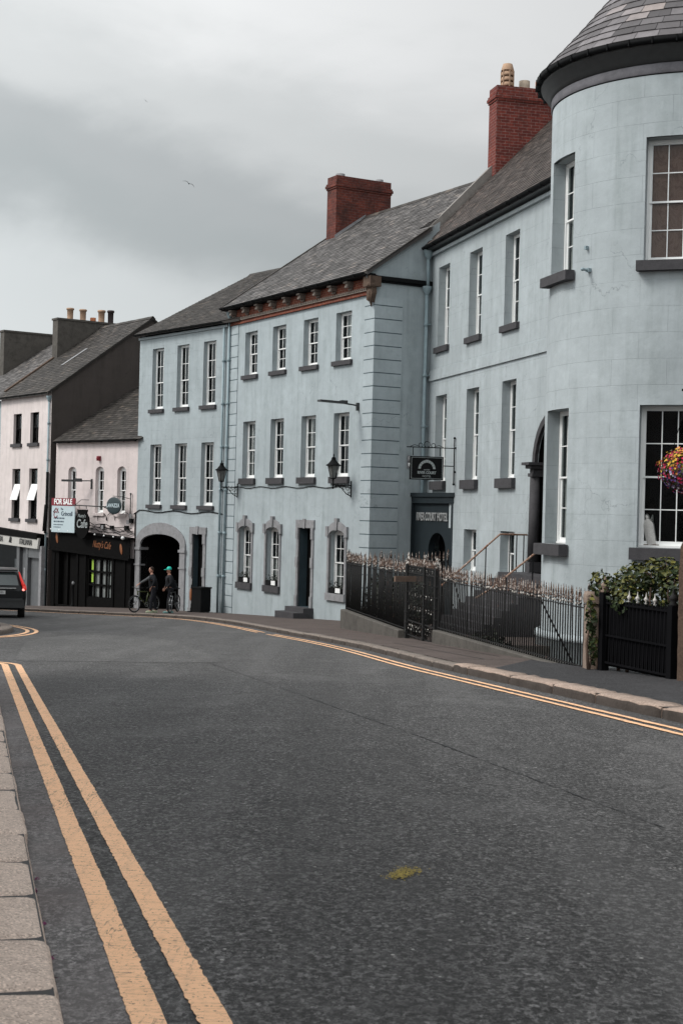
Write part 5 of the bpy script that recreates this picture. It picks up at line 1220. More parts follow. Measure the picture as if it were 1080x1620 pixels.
foliage('ivy_bush', 'green and yellowing ivy spilling over the black side gate beside the brown wall', 'ivy',
        [((4.18, 23.9, .56), (.16, .3, .22)), ((4.40, 23.6, .50), (.26, .35, .22)), ((4.62, 23.3, .64), (.28, .35, .28)), ((4.80, 22.9, .76), (.24, .3, .25)), ((4.95, 22.5, .82), (.24, .3, .22)), ((4.68, 23.2, .35), (.45, .3, .3)), ((5.0, 22.3, .55), (.2, .3, .4)), ((4.02, 23.7, .05), (.08, .15, .35)), ((4.08, 23.75, -.45), (.07, .12, .3))], 2600, .085, 'ivy', zbase=-.82, seed=2)
foliage('dry_bush', 'brown dry twigs on top of the rough stone wall under the big window', 'dry plant', [((5.15, 21.3, 1.12), (.22, .3, .09)), ((5.5, 21.1, 1.15), (.3, .3, .1))], 380, .045, m_leaf('dry_leaf', (.10, .065, .04), (.24, .17, .11)), stems=True, zbase=1.0, seed=4)
random.seed(9)
hc = [((FX(y) + .75, y, -.85 + .05 * sin(y)), (.42, .55, .75)) for y in (38, 39.2, 40.4, 41.6, 42.7)]
foliage('clipped_hedge', 'dark hedge behind the railing on the tall plinth', 'hedge', hc, 5200, .11, 'hedge', zbase=-1.75, seed=5)
hc = [((FX(y) + .85, y, -1.75 + .12 * sin(y * 2)), (.4, .55, .75)) for y in (31.4, 32.2, 33.0, 33.9)]
foliage('low_shrub', 'low dark shrubs behind the long railing below the entrance steps', 'shrub', hc, 3300, .10, 'hedge', zbase=-3.0, seed=6)
# ---------------------------------------------------------------- wall lanterns
def lantern(P, rz, x, z, label):
    root = empty('wall_lantern', W2(P, rz, x, 0, z), rz, label, 'street lamp')
    br = MB(); br.box(-.03, -.02, -.42, .03, -.003, .16); br.bar((0, -.02, 0), (0, -.74, 0), .04, .04)
    br.tube([(0, -.02, -.38), (0, -.20, -.30), (0, -.38, -.12), (0, -.55, -.02)], .016, 6)
    for (y, zc, r) in ((-.14, -.12, .09), (-.30, -.10, .07), (-.10, -.28, .05), (-.45, -.07, .045), (-.62, -.06, .04)):
        br.tube([(0, y + r * cos(a) * (1 - a / 12), zc + r * sin(a) * (1 - a / 12)) for a in [i * .55 for i in range(13)]], .011, 5)
    for y in (-.1, -.25, -.4, -.55): br.lathe([(.001, .02), (.016, .03), (.001, .07)], (0, y, 0), 6)
    br.tube([(0, -.74, -.10), (0, -.74, .22)], [.02, .035], 8); br.lathe([(.02, -.14), (.045, -.10), (.02, -.05)], (0, -.74, 0), 8)
    br.build('bracket', 'black', root)
    c = (0, -.74); fr_ = MB(); b0, b1, h0, h1 = .10, .21, .24, .68
    for k in range(6):
        a = k * pi / 3 + .3; fr_.tube([(c[0] + b0 * cos(a), c[1] + b0 * sin(a), h0), (c[0] + b1 * cos(a), c[1] + b1 * sin(a), h1)], .011, 5)
    fr_.lathe([(.03, .20), (b0 + .02, .225), (b0 + .02, .25)], (*c, 0), 6, a0=.3, a1=2 * pi + .3, smooth=False)
    fr_.lathe([(b1 + .05, h1 - .01), (b1 + .06, h1 + .02), (b1 - .02, h1 + .07), (.10, h1 + .18), (.07, h1 + .25), (.09, h1 + .26), (.05, h1 + .30), (.015, h1 + .33), (.03, h1 + .37), (.003, h1 + .43)], (*c, 0), 12)
    fr_.build('lantern_frame', 'black', root)
    g = MB()
    for k in range(6):
        a, b = k * pi / 3 + .3, (k + 1) * pi / 3 + .3; g.F([(c[0] + b0 * cos(a), c[1] + b0 * sin(a), h0 + .01), (c[0] + b0 * cos(b), c[1] + b0 * sin(b), h0 + .01), (c[0] + b1 * cos(b), c[1] + b1 * sin(b), h1), (c[0] + b1 * cos(a), c[1] + b1 * sin(a), h1)])
    g.build('lantern_glass', 'lglass', root)
    return root
M['lglass'] = m_plain('smoked_lantern_glass', (.12, .125, .12), .25, .5, .3, 8)
lantern(PM, rzM, 9.95, 2.55, 'black iron lantern on scrolled bracket at the quoined corner below the last first-floor window')
lantern(PM, rzM, .55, 2.5, 'black iron lantern on scrolled bracket beside the downpipe between the two blue houses')
# floodlight arm
fl = empty('floodlight', W2(PM, rzM, 10.35, 0, 5.35), rzM, 'flat dark floodlight on an arm above the right-hand first-floor window', 'floodlight')
mb = MB(); mb.box(-.04, -.1, -.16, .04, -.002, .12); mb.bar((0, -.05, .02), (0, -.7, .08), .04, .05); mb.build('arm', 'dkgrey', fl)
mb = MB(); mb.obox((0, -1.1, .10), (.13, 0, 0), (0, .5, -.01), (0, .0, .035)); mb.obox((0, -.62, .12), (.09, 0, 0), (0, .12, 0), (0, 0, .05)); mb.build('lamp_head', 'dkgrey', fl)
wl2 = empty('wall_lamp', W2(PM, rzM, XE + .03, 1.5, 3.35), rzM, 'small grey bulkhead lamp on the shaded side wall of the quoined house', 'wall lamp')
mb = MB(); mb.box(0, -.05, -.15, .04, .05, .3); mb.lathe([(.05, -.05), (.09, .02), (.09, .1), (.05, .16)], (.12, 0, .12), 10); mb.build('lamp_body', 'limest', wl2); mb = MB(); mb.lathe([(.03, -.2), (.07, -.16), (.07, -.06)], (.12, 0, .1), 10); mb.build('lamp_lens', 'white', wl2)
# window boxes
M['boxgreen'] = m_plain('dark_planter_plants', (.016, .018, .015), .8, .2, .4, 30)
for i, c in enumerate(gw):
    q = W2(PM, rzM, c, 0, -1.35); r_ = empty('window_box', q, rzM, ['dark planted window box with white plaque, in the window nearest the left quoins', 'dark planted window box with white plaque, in the window just left of the door', 'dark planted window box with white plaque, in the window right of the door'][i], 'window box')
    mb = MB(); mb.box(-.50, -.04, .004, .50, .12, .20); mb.build('trough', 'black', r_)
    mb = MB(); random.seed(i)
    for k in range(130): mb.leaf((random.uniform(-.5, .5), random.uniform(-.05, .12), .18 + random.random() ** 2 * .25), (random.gauss(0, 1), random.gauss(0, 1), 1), .07)
    mb.build('plants', 'hedge', r_)
    mb = MB(); mb.box(.02, -.065, .03, .36, -.045, .2); mb.build('plaque', 'white', r_)
# ---------------------------------------------------------------- hotel hanging sign
uS = 4.12
hs = empty('hanging_sign', W2(PR_, rzR, uS, 0, 3.4), rzR, 'black hanging sign with grey arch emblem reading River Court Hotel', 'hanging sign')
mb = MB(); mb.tube([(0, -.06, -.75), (0, -.06, .72)], .022, 8); mb.ell((0, -.06, .76), (.045, .045, .045), 8); mb.ell((0, -.06, -.78), (.045, .045, .045), 8); mb.box(-.03, -.06, -.4, .03, -.002, -.34); mb.box(-.03, -.06, .4, .03, -.002, .46)
mb.bar((0, -.06, .42), (0, -1.72, .42), .03, .03); mb.bar((0, -.06, -.18), (0, -.42, -.18), .03, .03)
for y in (-.56, -1.50): mb.bar((0, y, .42), (0, y, .14), .022, .022)
for (y, zc, r) in ((-1.02, .52, .10), (-.80, .49, .07), (-1.24, .49, .07)): mb.tube([(0, y + r * cos(a), zc + r * sin(a)) for a in [i * .5 for i in range(14)]], .012, 5)
mb.tube([(0, -.45, .44), (0, -.6, .50), (0, -.72, .46)], .01, 5); mb.tube([(0, -1.6, .44), (0, -1.45, .50), (0, -1.32, .46)], .01, 5)
mb.build('bracket', 'black', hs)
mb = MB(); mb.box(-.035, -1.60, -.66, .035, -.44, .12); bd = mb.build('sign_panel', 'black', hs)
M['signgrey'] = m_plain('pale_sign_lettering', (.30, .33, .33), .6, .3, .05)
# local frame of the sign face: it faces +x (towards the street and the camera)
sf = empty('sign_face', (.037, -1.02, -.27)); 
def onface(mb, name, mat): 
    o = mb.build(name, mat, hs, (.037, -1.02, -.27)); o.rotation_euler = (0, 0, rad(90)); return o
bpy.data.objects.remove(sf)
mb = MB(); a, b = .54, .355
for (x0, z0, x1, z1) in ((-a, b - .012, a, b), (-a, -b, a, -b + .012), (-a, -b, -a + .012, b), (a - .012, -b, a, b)): mb.box(x0, -.004, z0, x1, 0, z1)
onface(mb, 'border', 'signgrey')
mb = MB(); n = 9
for i in range(n):
    t0, t1 = pi * i / n + .02, pi * (i + 1) / n - .02; r0, r1 = .215, .30; cz = -.03; q = .31 if i == n // 2 else r1
    mb.prism([(-r0 * cos(t0), cz + r0 * sin(t0)), (-r0 * cos(t1), cz + r0 * sin(t1)), (-q * cos(t1), cz + q * sin(t1)), (-q * cos(t0), cz + q * sin(t0))], -.006, 0)
onface(mb, 'arch_emblem', 'signgrey')
text('RIVER COURT', .125, 'signgrey', hs, (.045, -1.02, -.27 - .155), (rad(90), 0, rad(90)), sx=.82, bold=.004, name='lettering'); text('HOTEL', .095, 'signgrey', hs, (.045, -1.02, -.27 - .275), (rad(90), 0, rad(90)), sx=.9, spacing=1.2, name='lettering'); text('KILKENNY', .05, 'signgrey', hs, (.045, -1.02, -.27 - .06), (rad(90), 0, rad(90)), sx=.9, name='lettering')
# ---------------------------------------------------------------- cafe signs (perpendicular to the front, facing the street)
def Cf(x, z, y=0): return W2(PC, rzC, x, y, z)
M['maroon'] = m_plain('maroon_sign', (.20, .02, .03), .6, .3, .05); M['palesign'] = m_plain('pale_blue_signboard', (.46, .55, .58), .6, .3, .05); M['navy'] = m_plain('navy_lettering', (.03, .05, .08), .6, .3, .05); M['green'] = m_plain('dark_green_oval', (.015, .03, .035), .5, .4, .05)
fs = empty('for_sale_board', Cf(1.35, 1.15, -.5), rzC, 'pale estate agent board with maroon For Sale header on the cafe front', 'sale board')
mb = MB(); mb.box(-.98, -.02, -.86, .98, .02, .42); mb.build('board', 'palesign', fs); mb = MB(); mb.box(-1.0, -.03, .42, 1.0, .025, .78); mb.build('header', 'maroon', fs)
mb = MB(); mb.tube([(-.5, .02, -.2), (-.5, .5, -.2)], .02, 6); mb.tube([(.5, .02, -.2), (.5, .5, -.2)], .02, 6); mb.tube([(-.46, .03, -.8), (-.46, .03, -1.2)], .015, 5); mb.build('fixing', 'dkgrey', fs)
text('FOR SALE', .36, 'white', fs, (0, -.034, .60), (rad(90), 0, 0), sx=1.0, bold=.012); text('The', .14, 'navy', fs, (-.1, -.024, .26), (rad(90), 0, 0)); text('Grincell', .30, 'navy', fs, (.33, -.024, .03), (rad(90), 0, 0), bold=.002)
mb = MB(); mb.tube([(-.82, -.022, .10), (-.60, -.022, .30), (-.38, -.022, .08)], .03, 4); mb.tube([(-.42, -.022, .3), (-.48, -.022, .18)], .022, 4); mb.tube([(-.62 + .15 * cos(a), -.022, -.02 + .14 * sin(a)) for a in [.6 + i * .45 for i in range(13)]], .028, 4); mb.build('emblem', 'maroon', fs)
mb = MB(); random.seed(1)
for r, (z, xe) in enumerate(((-.22, .08), (-.38, .05), (-.52, .05), (-.64, -.2))):
    x = -.78
    while x < xe: w_ = random.uniform(.05, .14); mb.box(x, -.024, z, x + w_, -.0205, z + (.07 if r < 2 else .045)); x += w_ + .04
mb.build('small_print', 'navy', fs)
ch = empty('cafe_sign', Cf(4.2, .95), rzC, 'dark shield-shaped cafe sign hanging from an iron arm in front of the middle arched window', 'hanging sign')
mb = MB(); mb.box(.55, -.08, .35, .66, -.002, 1.05); mb.tube([(.6, -.06, .62), (.5, -.5, .62), (-1.9, -.62, .66)], .03, 6); mb.tube([(.6, -.05, .40), (.35, -.4, .6)], .025, 6); mb.tube([(-1.7, -.62, .66), (-1.2, -.62, .92), (-.6, -.6, .92)], .015, 5); mb.tube([(-1.35, -.62, .66), (-1.35, -.62, .5)], .015, 5); mb.tube([(-.75, -.62, .66), (-.75, -.62, .5)], .015, 5); mb.build('bracket', 'dkgrey', ch)
mb = MB(); out = [(-.42, .46), (.42, .46), (.36, .30), (.55, .08), (.60, -.25), (.48, -.62), (.25, -.85), (0, -.94), (-.25, -.85), (-.48, -.62), (-.60, -.25), (-.55, .08), (-.36, .30)]
mb.prism([(x - 1.05, z) for x, z in out], -.66, -.60); mb.build('sign_panel', 'shopblk', ch)
text('Cafe', .56, 'signgrey', ch, (-1.02, -.672, -.22), (rad(90), 0, 0), sx=.85, shear=.12, bold=.006); text("Nutty's", .22, 'signgrey', ch, (-1.05, -.672, .16), (rad(90), 0, 0), shear=.1)
ov = empty('oval_sign', Cf(6.05, 1.55), rzC, 'small dark oval coffee sign on scrolled bracket at the right end of the cafe', 'hanging sign')
mb = MB(); mb.tube([(.12, -.08, -.5), (.12, -.08, .62)], .025, 6); mb.tube([(.12, -.08, .4), (-.1, -.4, .5), (-.6, -.55, .52)], .015, 5); mb.tube([(.12, -.08, -.35), (-.1, -.2, -.2), (-.2, -.3, -.3)], .015, 5); mb.ell((.12, -.08, .64), (.05, .05, .05), 8); mb.build('bracket', 'dkgrey', ov)
mb = MB(); mb.ell((-.55, -.52, .08), (.60, .05, .40), 20); mb.build('sign_panel', 'green', ov); text('LAVAZZA', .24, 'palesign', ov, (-.55, -.575, .08), (rad(90), 0, 0), sx=.95, bold=.006)
# floodlight on the cafe wall
f2 = empty('floodlight', Cf(2.95, 2.75), rzC, 'dark floodlight arm over the first arched window of the cafe', 'floodlight')
mb = MB(); mb.box(-.04, -.06, -.35, .04, -.002, .12); mb.bar((0, -.05, .03), (-.25, -.5, .02), .04, .05); mb.build('arm', 'dkgrey', f2); mb = MB(); mb.obox((-.62, -.72, .02), (.42, .26, 0), (-.04, .07, 0), (0, 0, .05)); mb.obox((-.35, -.55, .06), (.14, .08, 0), (-.05, .08, 0), (0, 0, .07)); mb.build('lamp_head', 'dkgrey', f2)
al = tag((lambda m: (m.box(-.08, -.14, -.12, .08, -.002, .1), m.ell((0, -.15, -.02), (.06, .05, .09), 8), m)[2])(MB()).build('alarm_box', 'maroon', None, Cf(3.55, 3.85), rzC), 'small red alarm box above the middle arched window', 'alarm')
# ---------------------------------------------------------------- bin, bollard
bx, by = -.0965 * 61.5 + .1, 61.6; bx = -5.72
bz = G2(bx, by); bn = empty('litter_bin', (bx, by, bz), rzB + .2, 'black square litter bin with small orange sign, beside the doorway of the arch house', 'bin')
mb = MB(); mb.box(-.28, -.28, .05, .28, .28, 1.0); mb.build('bin_body', 'black', bn); mb = MB(); mb.box(-.31, -.31, 1.0, .31, .31, 1.06); mb.build('lid', 'black', bn); mb = MB(); mb.box(-.25, -.25, -.05, .25, .25, .05); mb.build('foot', 'dkgrey', bn)
ps = empty('notice_stand', (bx - .42, by + .1, G2(bx, by)), rzB, 'narrow orange and white notice on a thin stand left of the litter bin', 'notice')
mb = MB(); mb.tube([(0, 0, 0), (0, 0, 1.45)], .02, 6); mb.box(-.12, -.12, 0, .12, .12, .04); mb.build('post', 'black', ps); mb = MB(); mb.ell((0, -.03, .72), (.09, .03, .28), 10); mb.build('orange_panel', 'orange', ps); mb = MB(); mb.box(-.08, -.04, 1.15, .08, -.02, 1.4); mb.box(-.04, -.04, .36, .05, -.02, .5); mb.build('white_panel', 'limest', ps)
bo = empty('bollard', (-12.45, 69.5, G2(-12.4, 69.5)), 0, 'slim black bollard with pale cap on the pavement in front of the cafe', 'bollard')
mb = MB(); mb.lathe([(.09, 0), (.09, .12), (.05, .18), (.045, .98), (.07, 1.0), (.07, 1.04), (.05, 1.08)], (0, 0, 0), 12); mb.build('post', 'black', bo); mb = MB(); mb.lathe([(.05, 1.08), (.065, 1.12), (.06, 1.18), (.01, 1.23)], (0, 0, 0), 12); mb.build('cap', 'limest', bo)
# ---------------------------------------------------------------- flower basket hanging in front of the tower window
fb = empty('hanging_basket', (4.74, 20.6, 2.32), 0, 'hanging basket of red, yellow and purple flowers in front of the large tower window', 'flower basket')
mb = MB(); random.seed(12)
mb.lathe([(.02, -.30), (.16, -.24), (.24, -.10), (.27, .0)], (0, 0, 0), 14); mb.build('basket', 'wood', fb)
mb = MB()
for k in range(3): a = k * 2.09 + .4; mb.tube([(.26 * cos(a), .26 * sin(a), 0), (0, 0, .95)], .005, 4)
mb.tube([(0, 0, .95), (0, 0, 1.05), (.04, 0, 1.08)], .01, 5); mb.build('chain', 'black', fb)
mb = MB(); pb = MB()
for i in range(3000):
    d = Vector((random.gauss(0, 1), random.gauss(0, 1), random.gauss(0, 1))).normalized(); r = random.uniform(.7, 1.05) * (1 + .15 * noise.noise(d * 3)); p = Vector((d.x * .34, d.y * .34, d.z * .30 - .02)) * r
    if i < 1500: mb.leaf(p * .95, d + Vector((random.gauss(0, .5), random.gauss(0, .5), .3)), .045, 0, random.random() * .7)
    else:
        zt = d.z + random.gauss(0, .25); t = random.choice([.1, .3, .45, .5, .62]) if zt > -.1 else random.choice([.1, .3, .7, .75, .84, .95, .7])
        q = p * 1.03; u = d.cross(Vector((0, 0, 1))).normalized() if abs(d.z) < .95 else Vector((1, 0, 0)); w_ = d.cross(u); s_ = random.uniform(.011, .021)
        for k in range(5): a = k * 1.257; c = q + (u * cos(a) + w_ * sin(a)) * s_ * .6; pb.F([c + (u * cos(a + b) + w_ * sin(a + b)) * s_ * .62 + d * .006 * cos(b) for b in (0, 1.4, 3.1, 4.7)], 0, t)
mb.build('foliage', 'ivy', fb); pb.build('flowers', 'petal', fb)
lp = empty('lamp_post', (5.35, 20.5, G2(5.3, 20.5)), 0, 'dark post standing just outside the right edge, its arm carrying the flower basket', 'lamp post')
zt = 3.37 - G2(5.3, 20.5); mb = MB(); mb.lathe([(.12, 0), (.12, .5), (.07, .6), (.055, 4.6)], (0, 0, 0), 14); mb.build('post', 'black', lp); mb = MB(); mb.bar((-.02, 0, zt + .04), (-.68, .1, zt + .04), .03, .03); mb.tube([(-.02, 0, zt - .4), (-.3, .05, zt - .1), (-.6, .09, zt + .02)], .012, 6); mb.build('arm', 'black', lp)
# stone ornament on the sill inside the tower window
tqs = tp(50.0, chord - .40, 0); tw3 = W2(PR_, rzR, tqs[0], tqs[1], 1.06)
st = empty('stone_figure', tw3, rzR + rad(50), 'pale carved stone figure leaning inside the lower tower window', 'statue')
mb = MB(); mb.obox((0, 0, -.01), (.16, 0, 0), (0, .1, 0), (0, 0, .02)); mb.build('base', 'granite_g', st)
mb = MB(); rings = []
for i in range(13):
    t = i / 12; w_ = lerp(.115, .135, t) * (1 if t < .8 else 1 - (t - .8) * 2.2); rings.append((w_, t * .56))
mb.lathe(rings, (0, 0, 0), 12); mb.ell((.01, -.02, .60), (.055, .06, .08), 10); mb.tube([(.07, -.05, .5), (.13, -.02, .62), (.10, .0, .46)], .02, 6)
b_ = mb.build('figure', m_stone('pale_statue_stone', (.62, .60, .57), 5, .4), st); b_.rotation_euler = (0, rad(-12), 0)
# ---------------------------------------------------------------- gulls
M['gull'] = m_plain('gull_grey', (.10, .11, .115), .8, .2, .2)
def gull(loc, rz, s, label):
    g = empty('seagull', loc, rz, label, 'bird'); g.scale = (s, s, s)
    mb = MB(); mb.tube([(0, -.26, .0), (0, -.18, .01), (0, -.02, .02), (0, .12, .01), (0, .22, .01)], [.008, .05, .07, .045, .01], 8); mb.ell((0, -.20, .03), (.04, .06, .04), 8); mb.build('body', 'gull', g)
    for s_ in (-1, 1):
        mb = MB(); P = [(s_ * .03, 0, .03), (s_ * .28, -.06, .13), (s_ * .48, .0, .08), (s_ * .68, .12, -.02)]; ch_ = [.16, .13, .10, .01]
        for i in range(3):
            a, b = P[i], P[i + 1]; mb.F([(a[0], a[1] - ch_[i] / 2, a[2]), (b[0], b[1] - ch_[i + 1] / 2, b[2]), (b[0], b[1] + ch_[i + 1] / 2, b[2] - .01), (a[0], a[1] + ch_[i] / 2, a[2] - .01)]); mb.F([(a[0], a[1] - ch_[i] / 2, a[2] - .012), (b[0], b[1] - ch_[i + 1] / 2, b[2] - .012), (b[0], b[1] + ch_[i + 1] / 2, b[2] - .02), (a[0], a[1] + ch_[i] / 2, a[2] - .02)])
        mb.build('wing', 'gull', g)
    return g
def sky_at(px, py, d): dx, dy = px - 540, py - 810; return ((dx + .025 * dy) / 2350 * d, d, 1.6 - (dy - .025 * dx) / 2350 * d)
g1 = gull(sky_at(299, 291, 150), .3, 1.0, 'dark gull gliding high above the roofs'); g1.rotation_euler = (.1, .42, .3)
g2 = gull(sky_at(231, 160, 520), .8, 1.2, 'tiny far-off gull near the top left of the sky'); g2.rotation_euler = (.1, .5, .6)
# a few petals blown against the left kerb
M['petal_litter'] = m_plain('fallen_petal', (.16, .035, .10), .7, .2, .3); random.seed(4)
for (y, k) in ((4.95, 0), (5.75, 1), (6.35, 1), (6.6, 0), (7.3, 1), (5.25, 0)):
    x = -.249 * y + .583 - .27 + random.uniform(0, .02) - .0; mb = MB()
    for j in range(3): mb.leaf((random.uniform(-.008, .008), random.uniform(-.008, .008), .006 + j * .004), (random.gauss(0, .5), random.gauss(0, .5), 1), .024, asp=.6)
    tag(mb.build('fallen_petal', 'petal_litter', None, (x, y, G(x, y) + .006)), 'dark crimson petal lying in the gutter by the left kerb', 'petal', 'petals blown along the left kerb')
# ---------------------------------------------------------------- people
M['skin'] = m_plain('skin', (.42, .22, .16), .6, .3, .08); M['hair'] = m_plain('dark_hair', (.03, .02, .015), .8, .2, .3, 40); M['jacket'] = m_plain('black_jacket', (.014, .015, .018), .85, .2, .4, 14); M['sleeve'] = m_plain('grey_sleeve', (.10, .105, .11), .85, .2, .2, 14)
M['trousers'] = m_plain('dark_trousers', (.018, .019, .024), .9, .2, .4, 12); M['teal'] = m_plain('teal_cap', (.03, .50, .40), .7, .2, .1); M['shoe'] = m_plain('pale_teal_trainers', (.18, .33, .32), .7, .3, .2); M['shoey'] = m_plain('pale_trainers', (.38, .42, .30), .7, .3, .2)
def skin(name, chains, mats, parent, sub=2):
    """chains: list of [(co, radius), ...]; a first point equal to an existing one is shared. Returns a real mesh"""
    V = []; E_ = []; R_ = []
    def vid(c, r):
        for i, v in enumerate(V):
            if (Vector(v) - Vector(c)).length < 1e-4: return i
        V.append(tuple(c)); R_.append(r); return len(V) - 1
    for chn in chains:
        ids = [vid(c, r) for c, r in chn]
        E_ += [(a, b) for a, b in zip(ids, ids[1:])]
    me = bpy.data.meshes.new('t'); me.from_pydata(V, E_, []); o = bpy.data.objects.new('t', me); col.objects.link(o)
    md = o.modifiers.new('skin', 'SKIN'); md.use_smooth_shade = True
    sv = me.skin_vertices[0].data
    for i, r in enumerate(R_): sv[i].radius = (r, r) if not isinstance(r, tuple) else r; sv[i].use_root = (i == 0)
    sb = o.modifiers.new('s', 'SUBSURF'); sb.levels = sub; sb.render_levels = sub
    bpy.context.view_layer.update()
    me2 = bpy.data.meshes.new_from_object(o.evaluated_get(bpy.context.evaluated_depsgraph_get())); bpy.data.objects.remove(o)
    me2.materials.clear(); me2.materials.append(M[mats]); 
    for p in me2.polygons: p.use_smooth = True
    q = bpy.data.objects.new(name, me2); col.objects.link(q); q.parent = parent; return q
def hand(mb, wrist, d, pn, s=1.0):
    """palm and five curled fingers, d = pointing direction, pn = palm normal"""
    d = Vector(d).normalized(); pn = Vector(pn).normalized(); sd_ = d.cross(pn).normalized(); w = Vector(wrist)
    R3 = Matrix((sd_, pn, d)).transposed(); mb.ell(w + d * .045 * s, (.042 * s, .018 * s, .052 * s), 10, rot=R3)
    for k, L in enumerate((.070, .080, .075, .060)):
        b = w + d * .085 * s + sd_ * (.030 - .020 * k) * s; mb.tube([b, b + (d * .5 + pn * .25) * L * s, b + (d * .65 + pn * .8) * L * s], [.010 * s, .009 * s, .006 * s], 6)
    b = w + d * .03 * s + sd_ * .038 * s; mb.tube([b, b + (sd_ * .6 + d * .6) * .035 * s, b + (sd_ * .5 + d * 1.1 + pn * .4) * .05 * s], [.012 * s, .011 * s, .008 * s], 6)
def person(P, rz, label, near, far, cap=False, bag=False, shoe='shoe', lean=.03, sleeve=False, stance=(.12, -.10)):
    """figure facing local +x; near/far = (elbow, hand) offsets for the local +y and -y arms"""
    g = empty('person', P, rz, label, 'person')
    pel = (0, 0, .96); ch = (lean, 0, 1.28); sh = (lean * 1.6, 0, 1.46); nk = (lean * 1.9, 0, 1.56); hd = (lean * 2.1 + .01, 0, 1.66)
    arms = []; legs = []
    for s, (eb, hn) in ((1, near), (-1, far)):
        arms.append([sh, (lean * 1.6, s * .19, 1.44), eb, hn])
    sx = stance
    feet = []
    for s, fx in ((1, sx[0]), (-1, sx[1])):
        legs.append([(0, s * .10, .93), (fx * .6 + .02, s * .12, .50), (fx, s * .13, .09)]); feet.append((fx, s * .13))
    body = [[(ch, .13), (sh, .075), (nk, .055), ((hd[0], 0, 1.63), .05)]]
    body = [[((0, 0, .98), .12), (ch, .12), (sh, .07), (nk, .052), ((hd[0], 0, 1.62), .05)]]
    for a in arms: body.append([(sh, .07), (a[1], .055), (a[2], .038), (a[3], .026)])
    for l in legs: body.append([((0, 0, .98), .12), (l[0], .075), (l[1], .052), (l[2], .036), ((l[2][0] + .12, l[2][1], .04), .03)])
    skin('body', body, 'skin', g)
    hb = MB(); h = Vector(hd) + Vector((0, 0, .02))
    hb.ell(h + Vector((0, 0, .02)), (.092, .074, .115), 16); hb.ell(h + Vector((.03, 0, -.06)), (.055, .05, .055), 10); hb.tube([h + Vector((.085, 0, .03)), h + Vector((.112, 0, -.01)), h + Vector((.088, 0, -.02))], [.01, .014, .008], 6)
    for s in (-1, 1): hb.ell(h + Vector((-.01, s * .078, .0)), (.02, .01, .03), 8)
    for i, a in enumerate(arms):
        e, w = Vector(a[2]), Vector(a[3]); hand(hb, w, w - e, (0, 0, -1) if abs((w - e).normalized().z) < .9 else (1, 0, 0))
    hb.build('head_and_hands', 'skin', g)
    eb = MB()
    for s in (-1, 1): eb.ell(h + Vector((.084, s * .03, .025)), (.008, .012, .007), 8)
    eb.tube([h + Vector((.082, -.025, -.045)), h + Vector((.092, 0, -.047)), h + Vector((.082, .025, -.045))], .005, 5); eb.build('face_features', 'hair', g)
    hr = MB(); hr.ell(h + Vector((-.018, 0, .048)), (.094, .080, .10), 14); hr.build('hair', 'hair', g)
    if cap:
        c = MB(); c.lathe([(.100, 0), (.100, .04), (.085, .085), (.045, .115), (.002, .122)], h + Vector((-.008, 0, .045)), 16); c.prism([(h.x + .07, h.z + .045), (h.x + .19, h.z + .03), (h.x + .19, h.z + .042), (h.x + .07, h.z + .066)], -.06, .06); c.build('cap', 'teal', g)
    jk = [[((0, 0, .86), (.18, .15)), ((0, 0, .98), (.18, .15)), (ch, (.20, .165)), (sh, (.12, .11)), ((nk[0], 0, 1.52), (.065, .065))]]
    sl_ = []
    for i, a in enumerate(arms):
        e, w = Vector(a[2]), Vector(a[3]); q = [(sh, (.12, .11)), (a[1], .090), (a[2], .066), (tuple(e.lerp(w, .93)), .042)]
        if sleeve and i == sleeve - 1: sl_.append([(a[1], .080), (a[2], .060), (tuple(e.lerp(w, .93)), .044)]); q = q[:2]
        jk.append(q)
    skin('jacket', jk, 'jacket', g)
    for s_ in sl_: skin('sleeve', [s_], 'sleeve', g)
    skin('trousers', [[((0, 0, .98), (.125, .115)), (l[0], .098), (l[1], .075), ((l[2][0], l[2][1], .10), .056)] for l in legs], 'trousers', g)
    sm_ = MB()
    for fx, fy in feet: sm_.ell((fx + .055, fy, .045), (.14, .048, .05), 12); sm_.box(fx - .08, fy - .045, .0, fx + .18, fy + .045, .022)
    sm_.build('shoes', shoe, g)
    if bag: b = MB(); b.box(-.20, -.10, 1.0, -.13, .10, 1.30); b.tube([(-.14, .02, 1.02), (-.2, .10, .98), (-.2, .12, 1.18)], .03, 6); b.build('shoulder_bag', 'jacket', g); b = MB(); b.lathe([(.04, 0), (.04, .16), (.02, .2), (.02, .24)], (-.2, -.13, 1.02), 10); b.build('bottle', 'limest', g)
    return g
p1x, p1y = -7.33, 58.75
person((p1x, p1y, G2(p1x, p1y)), rad(190), 'person in black with one grey sleeve, reaching out to hold the bicycle handlebar', ((-.02, .33, 1.25), (.10, .25, 1.02)), ((.28, -.28, 1.30), (.57, -.20, 1.13)), sleeve=2, shoe='shoey', lean=.05)
p2x, p2y = -6.68, 58.75
person((p2x, p2y, G2(p2x, p2y)), rad(200), 'person in dark clothes and a teal baseball cap, standing under the carriage arch', ((.03, .30, 1.20), (.20, .22, 1.02)), ((.04, -.30, 1.19), (.20, -.16, 1.0)), cap=True, bag=True)
